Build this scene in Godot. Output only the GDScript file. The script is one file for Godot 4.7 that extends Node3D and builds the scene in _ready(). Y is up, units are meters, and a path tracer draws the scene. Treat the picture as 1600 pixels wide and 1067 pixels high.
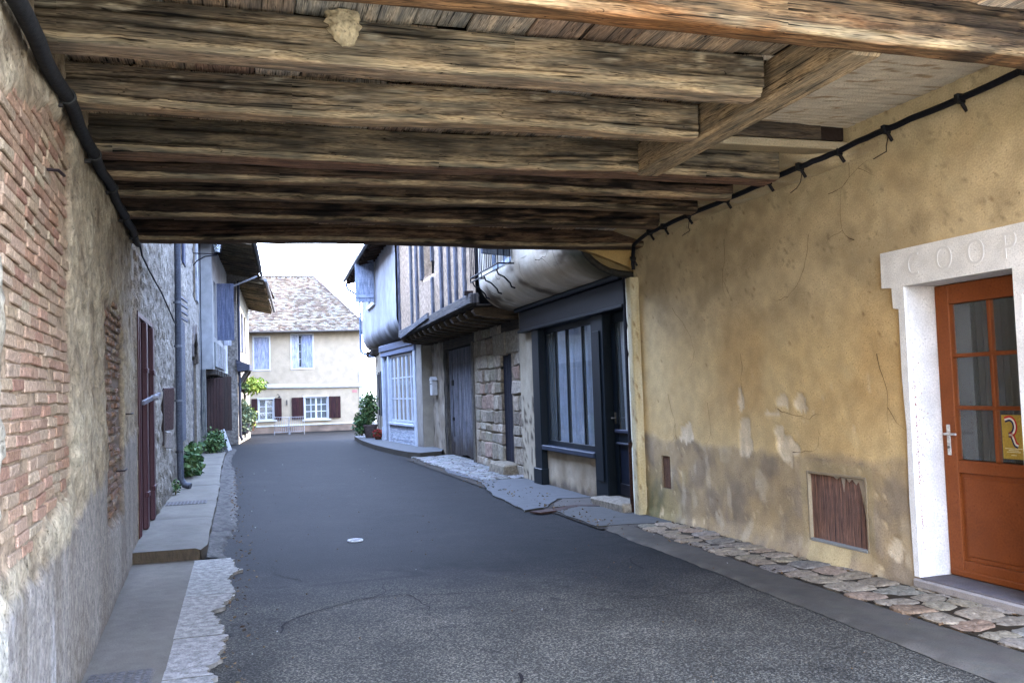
extends Node3D
# A covered passage in an old village street, seen from its near mouth.

var M := {}
var T := {}
var taken := {}
var rng := RandomNumberGenerator.new()
var na := FastNoiseLite.new()
var nb := FastNoiseLite.new()
var ncell := FastNoiseLite.new()
var dim := 1.0      # how dark this part of the village is painted and weathered
var gc := Color.WHITE      # the colour that a surface function leaves for its vertex

# ------------------------------------------------------------------ geometry collector
class G:
	var v := PackedVector3Array()
	var n := PackedVector3Array()
	var c := PackedColorArray()
	var uv := PackedVector2Array()
	var ix := PackedInt32Array()
	var r: RandomNumberGenerator
	func _init(rr: RandomNumberGenerator) -> void:
		r = rr
	func poly(p: Array, col: Color, away: Vector3, uvs: Array = []) -> void:   # flat convex polygon that faces the way «away» points
		var nn: Vector3 = (p[2] - p[0]).cross(p[1] - p[0])
		if p.size() > 3 and nn.length() < 1e-9:
			nn = (p[3] - p[0]).cross(p[2] - p[0])
		var flip: bool = nn.dot(away) < 0.0
		nn = nn.normalized() * (-1.0 if flip else 1.0)
		var b := v.size()
		for k in p.size():
			v.append(p[k]); n.append(nn); c.append(col)
			uv.append(uvs[k] if uvs.size() else Vector2(p[k].x + p[k].z, p[k].y))
		for k in range(1, p.size() - 1):
			if flip:
				ix.append_array([b, b + k + 1, b + k])
			else:
				ix.append_array([b, b + k, b + k + 1])
	func box(xf: Transform3D, size: Vector3, bev: float, col: Color, jit := 0.0) -> void:   # a box with chamfered edges; wood runs along its longest side
		var h := size * 0.5
		bev = minf(bev, minf(h.x, minf(h.y, h.z)) * 0.9)
		var ax := 0
		if size.y > size.x and size.y >= size.z: ax = 1
		elif size.z > size.x and size.z > size.y: ax = 2
		var off := Vector2(r.randf() * 7.0, r.randf() * 7.0)
		var P := []
		for k in 8:
			var s := Vector3(-1 if k & 1 == 0 else 1, -1 if k & 2 == 0 else 1, -1 if k & 4 == 0 else 1)
			var q := s * h
			if jit > 0.0:
				q += Vector3(r.randf_range(-jit, jit), r.randf_range(-jit, jit), r.randf_range(-jit, jit))
			P.append([q - s * Vector3(0, bev, bev), q - s * Vector3(bev, 0, bev), q - s * Vector3(bev, bev, 0)])
		for a in 3:
			var o1 := (a + 1) % 3
			var o2 := (a + 2) % 3
			var b0 := 1 << a
			var b1 := 1 << o1
			var b2 := 1 << o2
			for s in 2:
				var base: int = b0 if s else 0
				var dir := Vector3.ZERO
				dir[a] = 1.0 if s else -1.0
				_face(xf, [P[base][a], P[base | b1][a], P[base | b1 | b2][a], P[base | b2][a]], dir, ax, off, col)
			if bev > 0.0:
				for s1 in 2:
					for s2 in 2:
						var k0: int = (b1 if s1 else 0) | (b2 if s2 else 0)
						var dir := Vector3.ZERO
						dir[o1] = 1.0 if s1 else -1.0
						dir[o2] = 1.0 if s2 else -1.0
						_face(xf, [P[k0][o1], P[k0 | b0][o1], P[k0 | b0][o2], P[k0][o2]], dir, ax, off, col)
		if bev > 0.0:
			for k in 8:
				var s := Vector3(-1 if k & 1 == 0 else 1, -1 if k & 2 == 0 else 1, -1 if k & 4 == 0 else 1)
				_face(xf, [P[k][0], P[k][1], P[k][2]], s, ax, off, col)
	func _face(xf: Transform3D, p: Array, dir: Vector3, ax: int, off: Vector2, col: Color) -> void:
		var w := []
		var u := []
		var da := dir.abs()
		var k: int = 0 if da.x >= da.y and da.x >= da.z else (1 if da.y >= da.z else 2)
		var other: int = 3 - ax - k if k != ax else (ax + 1) % 3
		for q in p:
			w.append(xf * q)
			u.append(Vector2(q[ax], q[other]) + off)
		poly(w, col, xf.basis * dir, u)
	func bar(a: Vector3, b: Vector3, w: float, d: float, col: Color, up := Vector3.UP, bev := 0.004) -> void:   # a beam between two points
		var z := b - a
		var y := up
		if absf(z.normalized().dot(y)) > 0.98: y = Vector3.RIGHT
		var x := y.cross(z).normalized()
		y = z.cross(x).normalized()
		box(Transform3D(Basis(x, y, z.normalized()), (a + b) * 0.5), Vector3(w, d, z.length()), bev, col)
	func tube(p: Array, rad, sides: int, col: Color, cap := true) -> void:
		var b0 := v.size()
		var len := 0.0
		var prev := Vector3.UP
		for i in p.size():
			var t: Vector3 = (p[mini(i + 1, p.size() - 1)] - p[maxi(i - 1, 0)]).normalized()
			var x := prev.cross(t)
			if x.length() < 0.1: x = Vector3.RIGHT.cross(t)
			if x.length() < 0.1: x = Vector3.FORWARD.cross(t)
			x = x.normalized()
			var y := t.cross(x).normalized()
			if i: len += (p[i] - p[i - 1]).length()
			var rr: float = rad[i] if rad is Array else rad
			for k in sides + 1:
				var a := TAU * k / sides
				var dn := x * cos(a) + y * sin(a)
				v.append(p[i] + dn * rr); n.append(dn); c.append(col); uv.append(Vector2(len, a * rr))
		for i in p.size() - 1:
			for k in sides:
				var q := b0 + i * (sides + 1) + k
				ix.append_array([q, q + sides + 1, q + 1, q + 1, q + sides + 1, q + sides + 2])
		if cap:
			for e in 2:
				var i: int = 0 if e == 0 else p.size() - 1
				var pts := []
				for k in sides: pts.append(v[b0 + i * (sides + 1) + k])
				poly(pts, col, (p[0] - p[1]) if e == 0 else (p[-1] - p[-2]))
	func lathe(prof: Array, at: Vector3, sides: int, col: Color) -> void:   # profile of (radius, height)
		var b0 := v.size()
		for i in prof.size():
			var d: Vector2 = prof[mini(i + 1, prof.size() - 1)] - prof[maxi(i - 1, 0)]
			for k in sides + 1:
				var a := TAU * k / sides
				v.append(at + Vector3(cos(a) * prof[i].x, prof[i].y, sin(a) * prof[i].x))
				n.append(Vector3(cos(a) * d.y, -d.x, sin(a) * d.y).normalized())
				c.append(col); uv.append(Vector2(a * prof[i].x, prof[i].y))
		for i in prof.size() - 1:
			for k in sides:
				var q := b0 + i * (sides + 1) + k
				ix.append_array([q, q + 1, q + sides + 1, q + 1, q + sides + 2, q + sides + 1])
	func slab(pts: PackedVector2Array, depth: float, xf: Transform3D, col: Color, side_col = null) -> void:   # an outline in x, y with its front at z = 0 and its back at -depth
		var tri := Geometry2D.triangulate_polygon(pts)
		var away := xf.basis.z
		for k in range(0, tri.size(), 3):
			poly([xf * Vector3(pts[tri[k]].x, pts[tri[k]].y, 0), xf * Vector3(pts[tri[k + 1]].x, pts[tri[k + 1]].y, 0), xf * Vector3(pts[tri[k + 2]].x, pts[tri[k + 2]].y, 0)], col, away, [pts[tri[k]], pts[tri[k + 1]], pts[tri[k + 2]]])
		var cw := 1.0 if Geometry2D.is_polygon_clockwise(pts) else -1.0
		for k in pts.size():
			var a := pts[k]
			var b := pts[(k + 1) % pts.size()]
			var o := Vector3(-(b - a).y, (b - a).x, 0) * cw
			poly([xf * Vector3(a.x, a.y, 0), xf * Vector3(b.x, b.y, 0), xf * Vector3(b.x, b.y, -depth), xf * Vector3(a.x, a.y, -depth)], side_col if side_col != null else col, xf.basis * o)
	func grid_ix(b0: int, nu: int, nv: int) -> void:
		for i in nu:
			for j in nv:
				var q := b0 + i * (nv + 1) + j
				ix.append_array([q, q + 1, q + nv + 1, q + 1, q + nv + 2, q + nv + 1])
	func smooth(b0: int, i0: int, flip := false) -> void:   # normals from the faces added since
		for k in range(b0, v.size()): n[k] = Vector3.ZERO
		for k in range(i0, ix.size(), 3):
			var f := (v[ix[k + 2]] - v[ix[k]]).cross(v[ix[k + 1]] - v[ix[k]])
			n[ix[k]] += f; n[ix[k + 1]] += f; n[ix[k + 2]] += f
		for k in range(b0, v.size()): n[k] = n[k].normalized()
	func mesh() -> ArrayMesh:
		var a := []
		a.resize(Mesh.ARRAY_MAX)
		a[Mesh.ARRAY_VERTEX] = v; a[Mesh.ARRAY_NORMAL] = n; a[Mesh.ARRAY_COLOR] = c; a[Mesh.ARRAY_TEX_UV] = uv; a[Mesh.ARRAY_INDEX] = ix
		var m := ArrayMesh.new()
		m.add_surface_from_arrays(Mesh.PRIMITIVE_TRIANGLES, a)
		return m

func g() -> G:
	return G.new(rng)

# ------------------------------------------------------------------ objects
func numbered(s: String) -> String:
	var k: int = taken.get(s, 0)
	taken[s] = k + 1
	return s if k == 0 else "%s_%03d" % [s, k]

func tag(o: Node3D, label: String, category: String, group := "") -> Node3D:
	o.set_meta("label", label); o.set_meta("category", category)
	if group: o.set_meta("group", group)
	return o

func thing(called: String, label: String, category: String, at := Transform3D(), group := "") -> Node3D:
	var o := Node3D.new()
	o.name = numbered(called)
	o.transform = at
	add_child(o)
	return tag(o, label, category, group)

func ob(called: String, q: G, m: Material, parent: Node = null, xf := Transform3D()) -> MeshInstance3D:
	return obm(called, q.mesh(), m, parent, xf)

func obm(called: String, mesh: Mesh, m: Material, parent: Node = null, xf := Transform3D()) -> MeshInstance3D:
	var o := MeshInstance3D.new()
	if parent == null:
		parent = self
		o.name = numbered(called)
	else:
		var used: Dictionary = parent.get_meta("_used") if parent.has_meta("_used") else {}
		var k: int = used.get(called, 0)
		used[called] = k + 1
		parent.set_meta("_used", used)
		o.name = called if k == 0 else "%s_%03d" % [called, k]
	o.mesh = mesh
	o.material_override = m
	o.transform = xf
	parent.add_child(o, true)
	return o

func struct(called: String, q: G, m: Material, kind := "structure") -> MeshInstance3D:
	var o := ob(called, q, m)
	o.set_meta("kind", kind)
	return o

func stuff(o: Node) -> void:
	o.set_meta("kind", "stuff")

# ------------------------------------------------------------------ colours and numbers
func C(r: float, gg: float, b: float, k := 1.0) -> Color:   # 0..255 as seen, to a linear base colour
	k *= dim
	var l := Color(r / 255.0, gg / 255.0, b / 255.0).srgb_to_linear()
	return Color(l.r * k, l.g * k, l.b * k)

func vary(c: Color, amount: float) -> Color:
	var k := 1.0 + rng.randf_range(-amount, amount)
	return Color(c.r * k * (1.0 + rng.randf_range(-amount, amount) * 0.25), c.g * k, c.b * k * (1.0 + rng.randf_range(-amount, amount) * 0.3))

func ss(a: float, b: float, x: float) -> float:
	return smoothstep(a, b, x)

func fa(x: float, y: float, z := 0.0) -> float:   # fractal noise, about -0.7..0.7, one unit is a metre or so
	return na.get_noise_3d(x, y, z)

func fb(x: float, y: float, z := 0.0) -> float:   # one octave
	return nb.get_noise_3d(x, y, z)

func facade(A: Vector2, B: Vector2) -> Transform3D:   # x runs along the wall, y up, z out of it
	var x := Vector3(B.x - A.x, 0, B.y - A.y).normalized()
	return Transform3D(Basis(x, Vector3.UP, x.cross(Vector3.UP)), Vector3(A.x, 0, A.y))

func at(x: float, y: float, z: float) -> Transform3D:
	return Transform3D(Basis(), Vector3(x, y, z))

func atx(x: float, y: float, z: float, rx: float, ry: float, rz: float) -> Transform3D:
	return Transform3D(Basis.from_euler(Vector3(rx, ry, rz)), Vector3(x, y, z))

func lines(a: float, b: float, step: float, extra: Array) -> PackedFloat32Array:
	var out := PackedFloat32Array()
	var k := maxi(1, roundi((b - a) / step))
	var all := []
	for e in extra:
		if e > a + 1e-4 and e < b - 1e-4: all.append(e)
	for i in k + 1:
		var x := a + (b - a) * i / k
		var near := false
		for e in all:
			if absf(x - e) < step * 0.45 and i > 0 and i < k: near = true
		if not near: out.append(x)
	for e in all:
		if not out.has(e): out.append(e)
	out.sort()
	return out

# a wall in a facade's own axes: f(s, y) returns how far the face stands out and sets gc; holes are left open
func wall(q: G, s0: float, s1: float, y0: float, y1: float, step: float, holes: Array, f: Callable) -> void:
	var xs := []
	var ys := []
	for h in holes:
		xs.append_array([h.position.x, h.end.x]); ys.append_array([h.position.y, h.end.y])
	var S := lines(s0, s1, step, xs)
	var Y := lines(y0, y1, step, ys)
	var b0 := q.v.size()
	var i0 := q.ix.size()
	for s in S:
		for y in Y:
			var d: float = f.call(s, y)
			for h in holes:
				var dd: float = maxf(maxf(h.position.x - s, s - h.end.x), maxf(h.position.y - y, y - h.end.y))
				if dd < 0.06: d *= clampf(dd / 0.06, 0.0, 1.0)
			q.v.append(Vector3(s, y, d)); q.n.append(Vector3.BACK); q.c.append(gc); q.uv.append(Vector2(s, y))
	var m := Y.size()
	for i in S.size() - 1:
		for j in m - 1:
			var cx := (S[i] + S[i + 1]) * 0.5
			var cy := (Y[j] + Y[j + 1]) * 0.5
			var open := false
			for h in holes:
				if h.has_point(Vector2(cx, cy)): open = true
			if open: continue
			var k := b0 + i * m + j
			q.ix.append_array([k, k + 1, k + m, k + 1, k + m + 1, k + m])
	q.smooth(b0, i0)

# any sheet: f(u, v) with u, v in 0..1 returns the point; faces the way of d/du x d/dv
func turn(q: G, b0: int, i0: int, away: Vector3) -> void:   # makes a sheet face that way
	var sum := Vector3.ZERO
	for k in range(b0, q.v.size()): sum += q.n[k]
	if sum.dot(away) >= 0.0: return
	for k in range(b0, q.v.size()): q.n[k] = -q.n[k]
	for k in range(i0, q.ix.size(), 3):
		var w := q.ix[k + 1]
		q.ix[k + 1] = q.ix[k + 2]
		q.ix[k + 2] = w

func sheet(q: G, nu: int, nv: int, f: Callable, away := Vector3.ZERO) -> void:
	var b0 := q.v.size()
	var i0 := q.ix.size()
	for i in nu + 1:
		for j in nv + 1:
			var p: Vector3 = f.call(float(i) / nu, float(j) / nv)
			q.v.append(p); q.n.append(Vector3.UP); q.c.append(gc); q.uv.append(Vector2(float(i) / nu, float(j) / nv))
	q.grid_ix(b0, nu, nv)
	q.smooth(b0, i0)
	if away != Vector3.ZERO: turn(q, b0, i0, away)

func reveal(q: G, h: Rect2, depth: float, col: Color, sill := true) -> void:   # the four sides of an opening
	var a := h.position
	var b := h.end
	q.poly([Vector3(a.x, a.y, 0), Vector3(a.x, b.y, 0), Vector3(a.x, b.y, -depth), Vector3(a.x, a.y, -depth)], col, Vector3.RIGHT)
	q.poly([Vector3(b.x, a.y, 0), Vector3(b.x, b.y, 0), Vector3(b.x, b.y, -depth), Vector3(b.x, a.y, -depth)], col, Vector3.LEFT)
	q.poly([Vector3(a.x, b.y, 0), Vector3(b.x, b.y, 0), Vector3(b.x, b.y, -depth), Vector3(a.x, b.y, -depth)], col, Vector3.DOWN)
	if sill:
		q.poly([Vector3(a.x, a.y, 0), Vector3(b.x, a.y, 0), Vector3(b.x, a.y, -depth), Vector3(a.x, a.y, -depth)], col, Vector3.UP)

# ------------------------------------------------------------------ textures and materials
func seam(w: int, h: int, freq: float, oct: int, sd: int, kind := FastNoiseLite.TYPE_SIMPLEX_SMOOTH, frac := FastNoiseLite.FRACTAL_FBM) -> PackedByteArray:
	var f := FastNoiseLite.new()
	f.seed = sd; f.noise_type = kind; f.frequency = freq; f.fractal_octaves = oct
	f.fractal_type = frac if oct > 1 else FastNoiseLite.FRACTAL_NONE
	if kind == FastNoiseLite.TYPE_CELLULAR:
		f.cellular_return_type = FastNoiseLite.RETURN_DISTANCE
	var im := f.get_seamless_image(w, h, false, false, 0.15, true)
	im.convert(Image.FORMAT_L8)
	return im.get_data()

func stretched(w: int, h: int, k: int, freq: float, oct: int, sd: int) -> PackedByteArray:   # noise drawn out k times along x
	var im := Image.create_from_data(w / k, h, false, Image.FORMAT_L8, seam(w / k, h, freq, oct, sd))
	im.resize(w, h, Image.INTERPOLATE_CUBIC)
	return im.get_data()

func fibres(w: int, h: int, k: int, sd: int, kv := 1) -> PackedByteArray:   # hair-fine grain k pixels long
	var rr := RandomNumberGenerator.new()
	rr.seed = sd
	var d := PackedByteArray()
	var hh := h / kv
	d.resize(w / k * hh)
	for i in w / k * hh: d[i] = rr.randi() & 255
	var im := Image.create_from_data(w / k, hh, false, Image.FORMAT_L8, d)
	im.resize(w, h, Image.INTERPOLATE_CUBIC)
	return im.get_data()

func grains(n: int, k: int, sd: int) -> PackedByteArray:   # grey grains about k pixels wide
	var rr := RandomNumberGenerator.new()
	rr.seed = sd
	var m := n / k
	var d := PackedByteArray()
	d.resize(m * m)
	for i in m * m: d[i] = rr.randi() & 255
	var im := Image.create_from_data(m, m, false, Image.FORMAT_L8, d)
	im.resize(n, n, Image.INTERPOLATE_CUBIC)
	return im.get_data()

func tex(w: int, h: int, d: PackedByteArray, fmt := Image.FORMAT_L8) -> ImageTexture:
	return ImageTexture.create_from_image(Image.create_from_data(w, h, false, fmt, d))

func mat(called: String, albedo: Texture2D, scale: float, rough: float, hmap: Texture2D = null, hcm := 0.0, tri := true) -> StandardMaterial3D:
	var m := StandardMaterial3D.new()
	m.resource_name = called
	m.vertex_color_use_as_albedo = true
	m.albedo_texture = albedo
	m.roughness = rough
	m.metallic_specular = 0.25
	if tri:
		m.uv1_triplanar = true
		m.uv1_triplanar_sharpness = 6.0
		m.uv1_scale = Vector3.ONE * scale
	if hmap:
		m.heightmap_enabled = true
		m.heightmap_texture = hmap
		m.heightmap_scale = hcm
		m.heightmap_deep_parallax = false
	M[called] = m
	return m

func make_materials() -> void:
	var N := 1024
	# plaster: broad mottling and fine sand; its relief has trowel waves and pits
	var a := seam(N, N, 0.006, 5, 11)
	var b := seam(N, N, 0.09, 2, 12)
	var pit := seam(N, N, 0.035, 1, 13, FastNoiseLite.TYPE_CELLULAR)
	var al := PackedByteArray(); al.resize(N * N)
	var he := PackedByteArray(); he.resize(N * N)
	for i in N * N:
		var p := 0.0 if pit[i] > 40 else (40.0 - pit[i]) / 40.0
		if a[i] < 150: p = 0.0
		al[i] = int(clampf(214.0 + (a[i] - 128) * 0.11 + (b[i] - 128) * 0.13 - p * 34.0, 0, 255))
		he[i] = int(clampf(150.0 + (a[i] - 128) * 0.5 + (b[i] - 128) * 0.35 - p * 90.0, 0, 255))
	T.plaster = tex(N, N, al); T.plaster_h = tex(N, N, he)
	# rough stone: coarser, with holes
	var s1 := seam(N, N, 0.012, 6, 21)
	var s2 := seam(N, N, 0.05, 3, 22)
	for i in N * N:
		var k := s2[i] - 128.0
		var hole := maxf(0.0, -(k + 62.0)) * 1.2
		al[i] = int(clampf(208.0 + (s1[i] - 128) * 0.34 + k * 0.16 - hole * 1.0, 0, 255))
		he[i] = int(clampf(140.0 + (s1[i] - 128) * 0.7 + k * 0.4 - hole * 1.6, 0, 255))
	T.stone = tex(N, N, al); T.stone_h = tex(N, N, he)
	# asphalt: chips of stone in a dark binder
	var c1 := grains(N, 3, 31)
	var c2 := grains(N, 6, 32)
	var c3 := grains(N, 1, 33)
	for i in N * N:
		var chip := clampf((c2[i] - 128.0) / 60.0, 0, 1)
		var fine := clampf((c1[i] - 120.0) / 70.0, 0, 1)
		al[i] = int(clampf(70.0 + chip * 62.0 + fine * 58.0 + (c3[i] - 128) * 0.22, 0, 255))
		he[i] = int(clampf(60.0 + chip * 100.0 + fine * 80.0, 0, 255))
	T.asphalt = tex(N, N, al); T.asphalt_h = tex(N, N, he)
	# old timber: grain drawn out along u, checks and splits
	var W := 1024
	var H := 1024
	var g1 := stretched(W, H, 4, 0.016, 5, 41)
	var g2 := stretched(W, H, 16, 0.10, 3, 42)
	var g3 := stretched(W, H, 2, 0.007, 5, 43)
	var g4 := stretched(W, H, 8, 0.014, 3, 44)
	var g5 := fibres(W, H, 24, 45)
	var g6 := fibres(W, H, 64, 46)
	var g7 := fibres(W, H, 40, 47, 5)
	var g8 := fibres(W, H, 10, 48, 6)
	var g9 := fibres(W, H, 110, 49, 8)
	var rgb := PackedByteArray(); rgb.resize(W * H * 3)
	he.resize(W * H)
	for i in W * H:
		var crack := clampf(1.0 - absf(g4[i] - 128.0) / 2.6, 0, 1) * clampf((g3[i] - 112.0) / 20.0, 0, 1)
		var fibre := (g2[i] - 128.0) * 0.20 + (g1[i] - 128.0) * 0.30 + (g5[i] - 128.0) * 0.22 + (g6[i] - 128.0) * 0.16
		if g6[i] > 214 and g3[i] > 120: fibre -= 24.0
		fibre += (g7[i] - 128.0) * 0.20 + (g8[i] - 128.0) * 0.15 * clampf((g3[i] - 90.0) / 60.0, 0, 1.5)
		if g7[i] > 196: fibre -= (g7[i] - 196.0) * 1.5
		if g9[i] > 212: fibre -= (g9[i] - 212.0) * 2.6
		var tone := clampf(204.0 + fibre + (g3[i] - 128.0) * 0.34 - crack * 130.0, 8, 255)
		var warm := (g1[i] - 128.0) * 0.04 + (g3[i] - 128.0) * 0.05
		rgb[i * 3] = int(clampf(tone + warm, 0, 255)); rgb[i * 3 + 1] = int(tone); rgb[i * 3 + 2] = int(clampf(tone - warm * 1.3, 0, 255))
		he[i] = int(clampf(150.0 + fibre * 0.9 - crack * 150.0, 0, 255))
	T.wood = tex(W, H, rgb, Image.FORMAT_RGB8); T.wood_h = tex(W, H, he)

	mat("plaster", T.plaster, 0.55, 0.92, T.plaster_h, 0.5)
	mat("smooth_plaster", T.plaster, 0.35, 0.9, T.plaster_h, 0.22)
	mat("stone", T.stone, 0.9, 0.93, T.stone_h, 0.9)
	mat("rubble", T.stone, 0.6, 0.95, T.stone_h, 1.6)
	mat("concrete", T.plaster, 0.8, 0.88, T.stone_h, 0.25)
	mat("brick", T.stone, 2.2, 0.93, T.stone_h, 0.7)
	mat("asphalt", T.asphalt, 0.62, 0.82, T.asphalt_h, 0.35)
	mat("tile", T.stone, 1.3, 0.9, T.stone_h, 0.8)
	mat("wood", T.wood, 1, 0.86, T.wood_h, 0.7, false).uv1_scale = Vector3(0.45, 1.15, 1)
	mat("board", T.wood, 1, 0.82, T.wood_h, 0.35, false).uv1_scale = Vector3(0.45, 3.0, 1)
	mat("paint", T.plaster, 0.7, 0.55, T.plaster_h, 0.12)
	mat("gloss", T.plaster, 0.5, 0.5, null)
	mat("metal", T.stone, 1.5, 0.7, T.stone_h, 0.15).metallic = 0.1
	mat("iron", T.stone, 2.0, 0.6, T.stone_h, 0.1)
	mat("cloth", T.plaster, 0.8, 0.95)
	mat("leaf", null, 1, 0.6).backlight = Color(0.25, 0.3, 0.1)
	var gl := StandardMaterial3D.new()
	gl.resource_name = "glass"; gl.transparency = BaseMaterial3D.TRANSPARENCY_ALPHA; gl.albedo_color = Color(0.9, 0.95, 0.95, 0.06); gl.roughness = 0.03
	M.glass = gl

# a crack: a thin dark sliver that wanders over a surface; f places a point of the plane
func crack(q: G, a: Vector2, heading: float, length: float, w: float, col: Color, f: Callable, away: Vector3, fork := 1) -> void:
	var n := maxi(4, int(length / 0.06))
	var p := a
	var left := []
	var right := []
	for i in n + 1:
		var k := w * (1.0 - float(i) / n) * rng.randf_range(0.5, 1.3) + w * 0.15
		var side := Vector2(-sin(heading), cos(heading))
		left.append(p + side * k * 0.5); right.append(p - side * k * 0.5)
		if fork > 0 and i > 2 and rng.randf() < 0.10: crack(q, p, heading + rng.randf_range(0.5, 1.1) * (1.0 if rng.randf() < 0.5 else -1.0), length * 0.4, w * 0.7, col, f, away, fork - 1)
		heading += rng.randf_range(-0.45, 0.45)
		p += Vector2(cos(heading), sin(heading)) * length / n
	for i in n: q.poly([f.call(left[i]), f.call(left[i + 1]), f.call(right[i + 1]), f.call(right[i])], col, away)

# ------------------------------------------------------------------ the scene
func _ready() -> void:
	var cam := Camera3D.new()
	cam.name = "camera"
	cam.position = Vector3(0, 1.6, 0)
	cam.rotation = Vector3(0.05456, -0.2959, -0.033)
	cam.fov = 41.45
	cam.near = 0.05
	cam.far = 600.0
	add_child(cam)
	cam.current = true
	var we := WorldEnvironment.new()
	var e := Environment.new()
	var sk := ProceduralSkyMaterial.new()
	sk.sky_top_color = Color(0.60, 0.69, 0.87)
	sk.sky_horizon_color = Color(0.90, 0.94, 1.0)
	sk.sky_curve = 0.16
	sk.sky_energy_multiplier = 2.6
	sk.ground_bottom_color = Color(0.42, 0.38, 0.33)
	sk.ground_horizon_color = Color(0.62, 0.60, 0.58)
	e.background_mode = Environment.BG_SKY
	e.sky = Sky.new()
	e.sky.sky_material = sk
	e.tonemap_mode = Environment.TONE_MAPPER_LINEAR
	e.tonemap_exposure = 4.1
	e.sdfgi_enabled = true; e.ssao_enabled = true; e.ssil_enabled = true
	we.environment = e
	add_child(we)
	var sun := DirectionalLight3D.new()
	sun.name = "sun"
	sun.light_energy = 1.6
	sun.light_color = Color(1.0, 0.91, 0.79)
	sun.light_angular_distance = 0.5
	sun.shadow_enabled = true
	sun.look_at_from_position(Vector3.ZERO, -Vector3(0.9, 0.40, -0.03))
	add_child(sun)
	rng.seed = 7
	na.seed = 3; na.noise_type = FastNoiseLite.TYPE_SIMPLEX_SMOOTH; na.frequency = 1.0; na.fractal_type = FastNoiseLite.FRACTAL_FBM; na.fractal_octaves = 4
	nb.seed = 5; nb.noise_type = FastNoiseLite.TYPE_SIMPLEX_SMOOTH; nb.frequency = 1.0; nb.fractal_type = FastNoiseLite.FRACTAL_NONE
	ncell.seed = 9; ncell.noise_type = FastNoiseLite.TYPE_CELLULAR; ncell.frequency = 1.0; ncell.cellular_return_type = FastNoiseLite.RETURN_DISTANCE2_SUB
	make_materials()
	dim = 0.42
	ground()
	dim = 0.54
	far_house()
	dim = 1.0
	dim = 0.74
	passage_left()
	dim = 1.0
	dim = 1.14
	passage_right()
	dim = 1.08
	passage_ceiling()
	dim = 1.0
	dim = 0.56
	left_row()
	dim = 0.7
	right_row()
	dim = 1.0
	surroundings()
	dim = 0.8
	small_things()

# ------------------------------------------------------------------ ground
func road_left(z: float) -> float:
	return -0.12 + 0.05 * sin(z * 0.5) if z > -26.0 else -0.12 + (-26.0 - z) * 0.03

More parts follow.
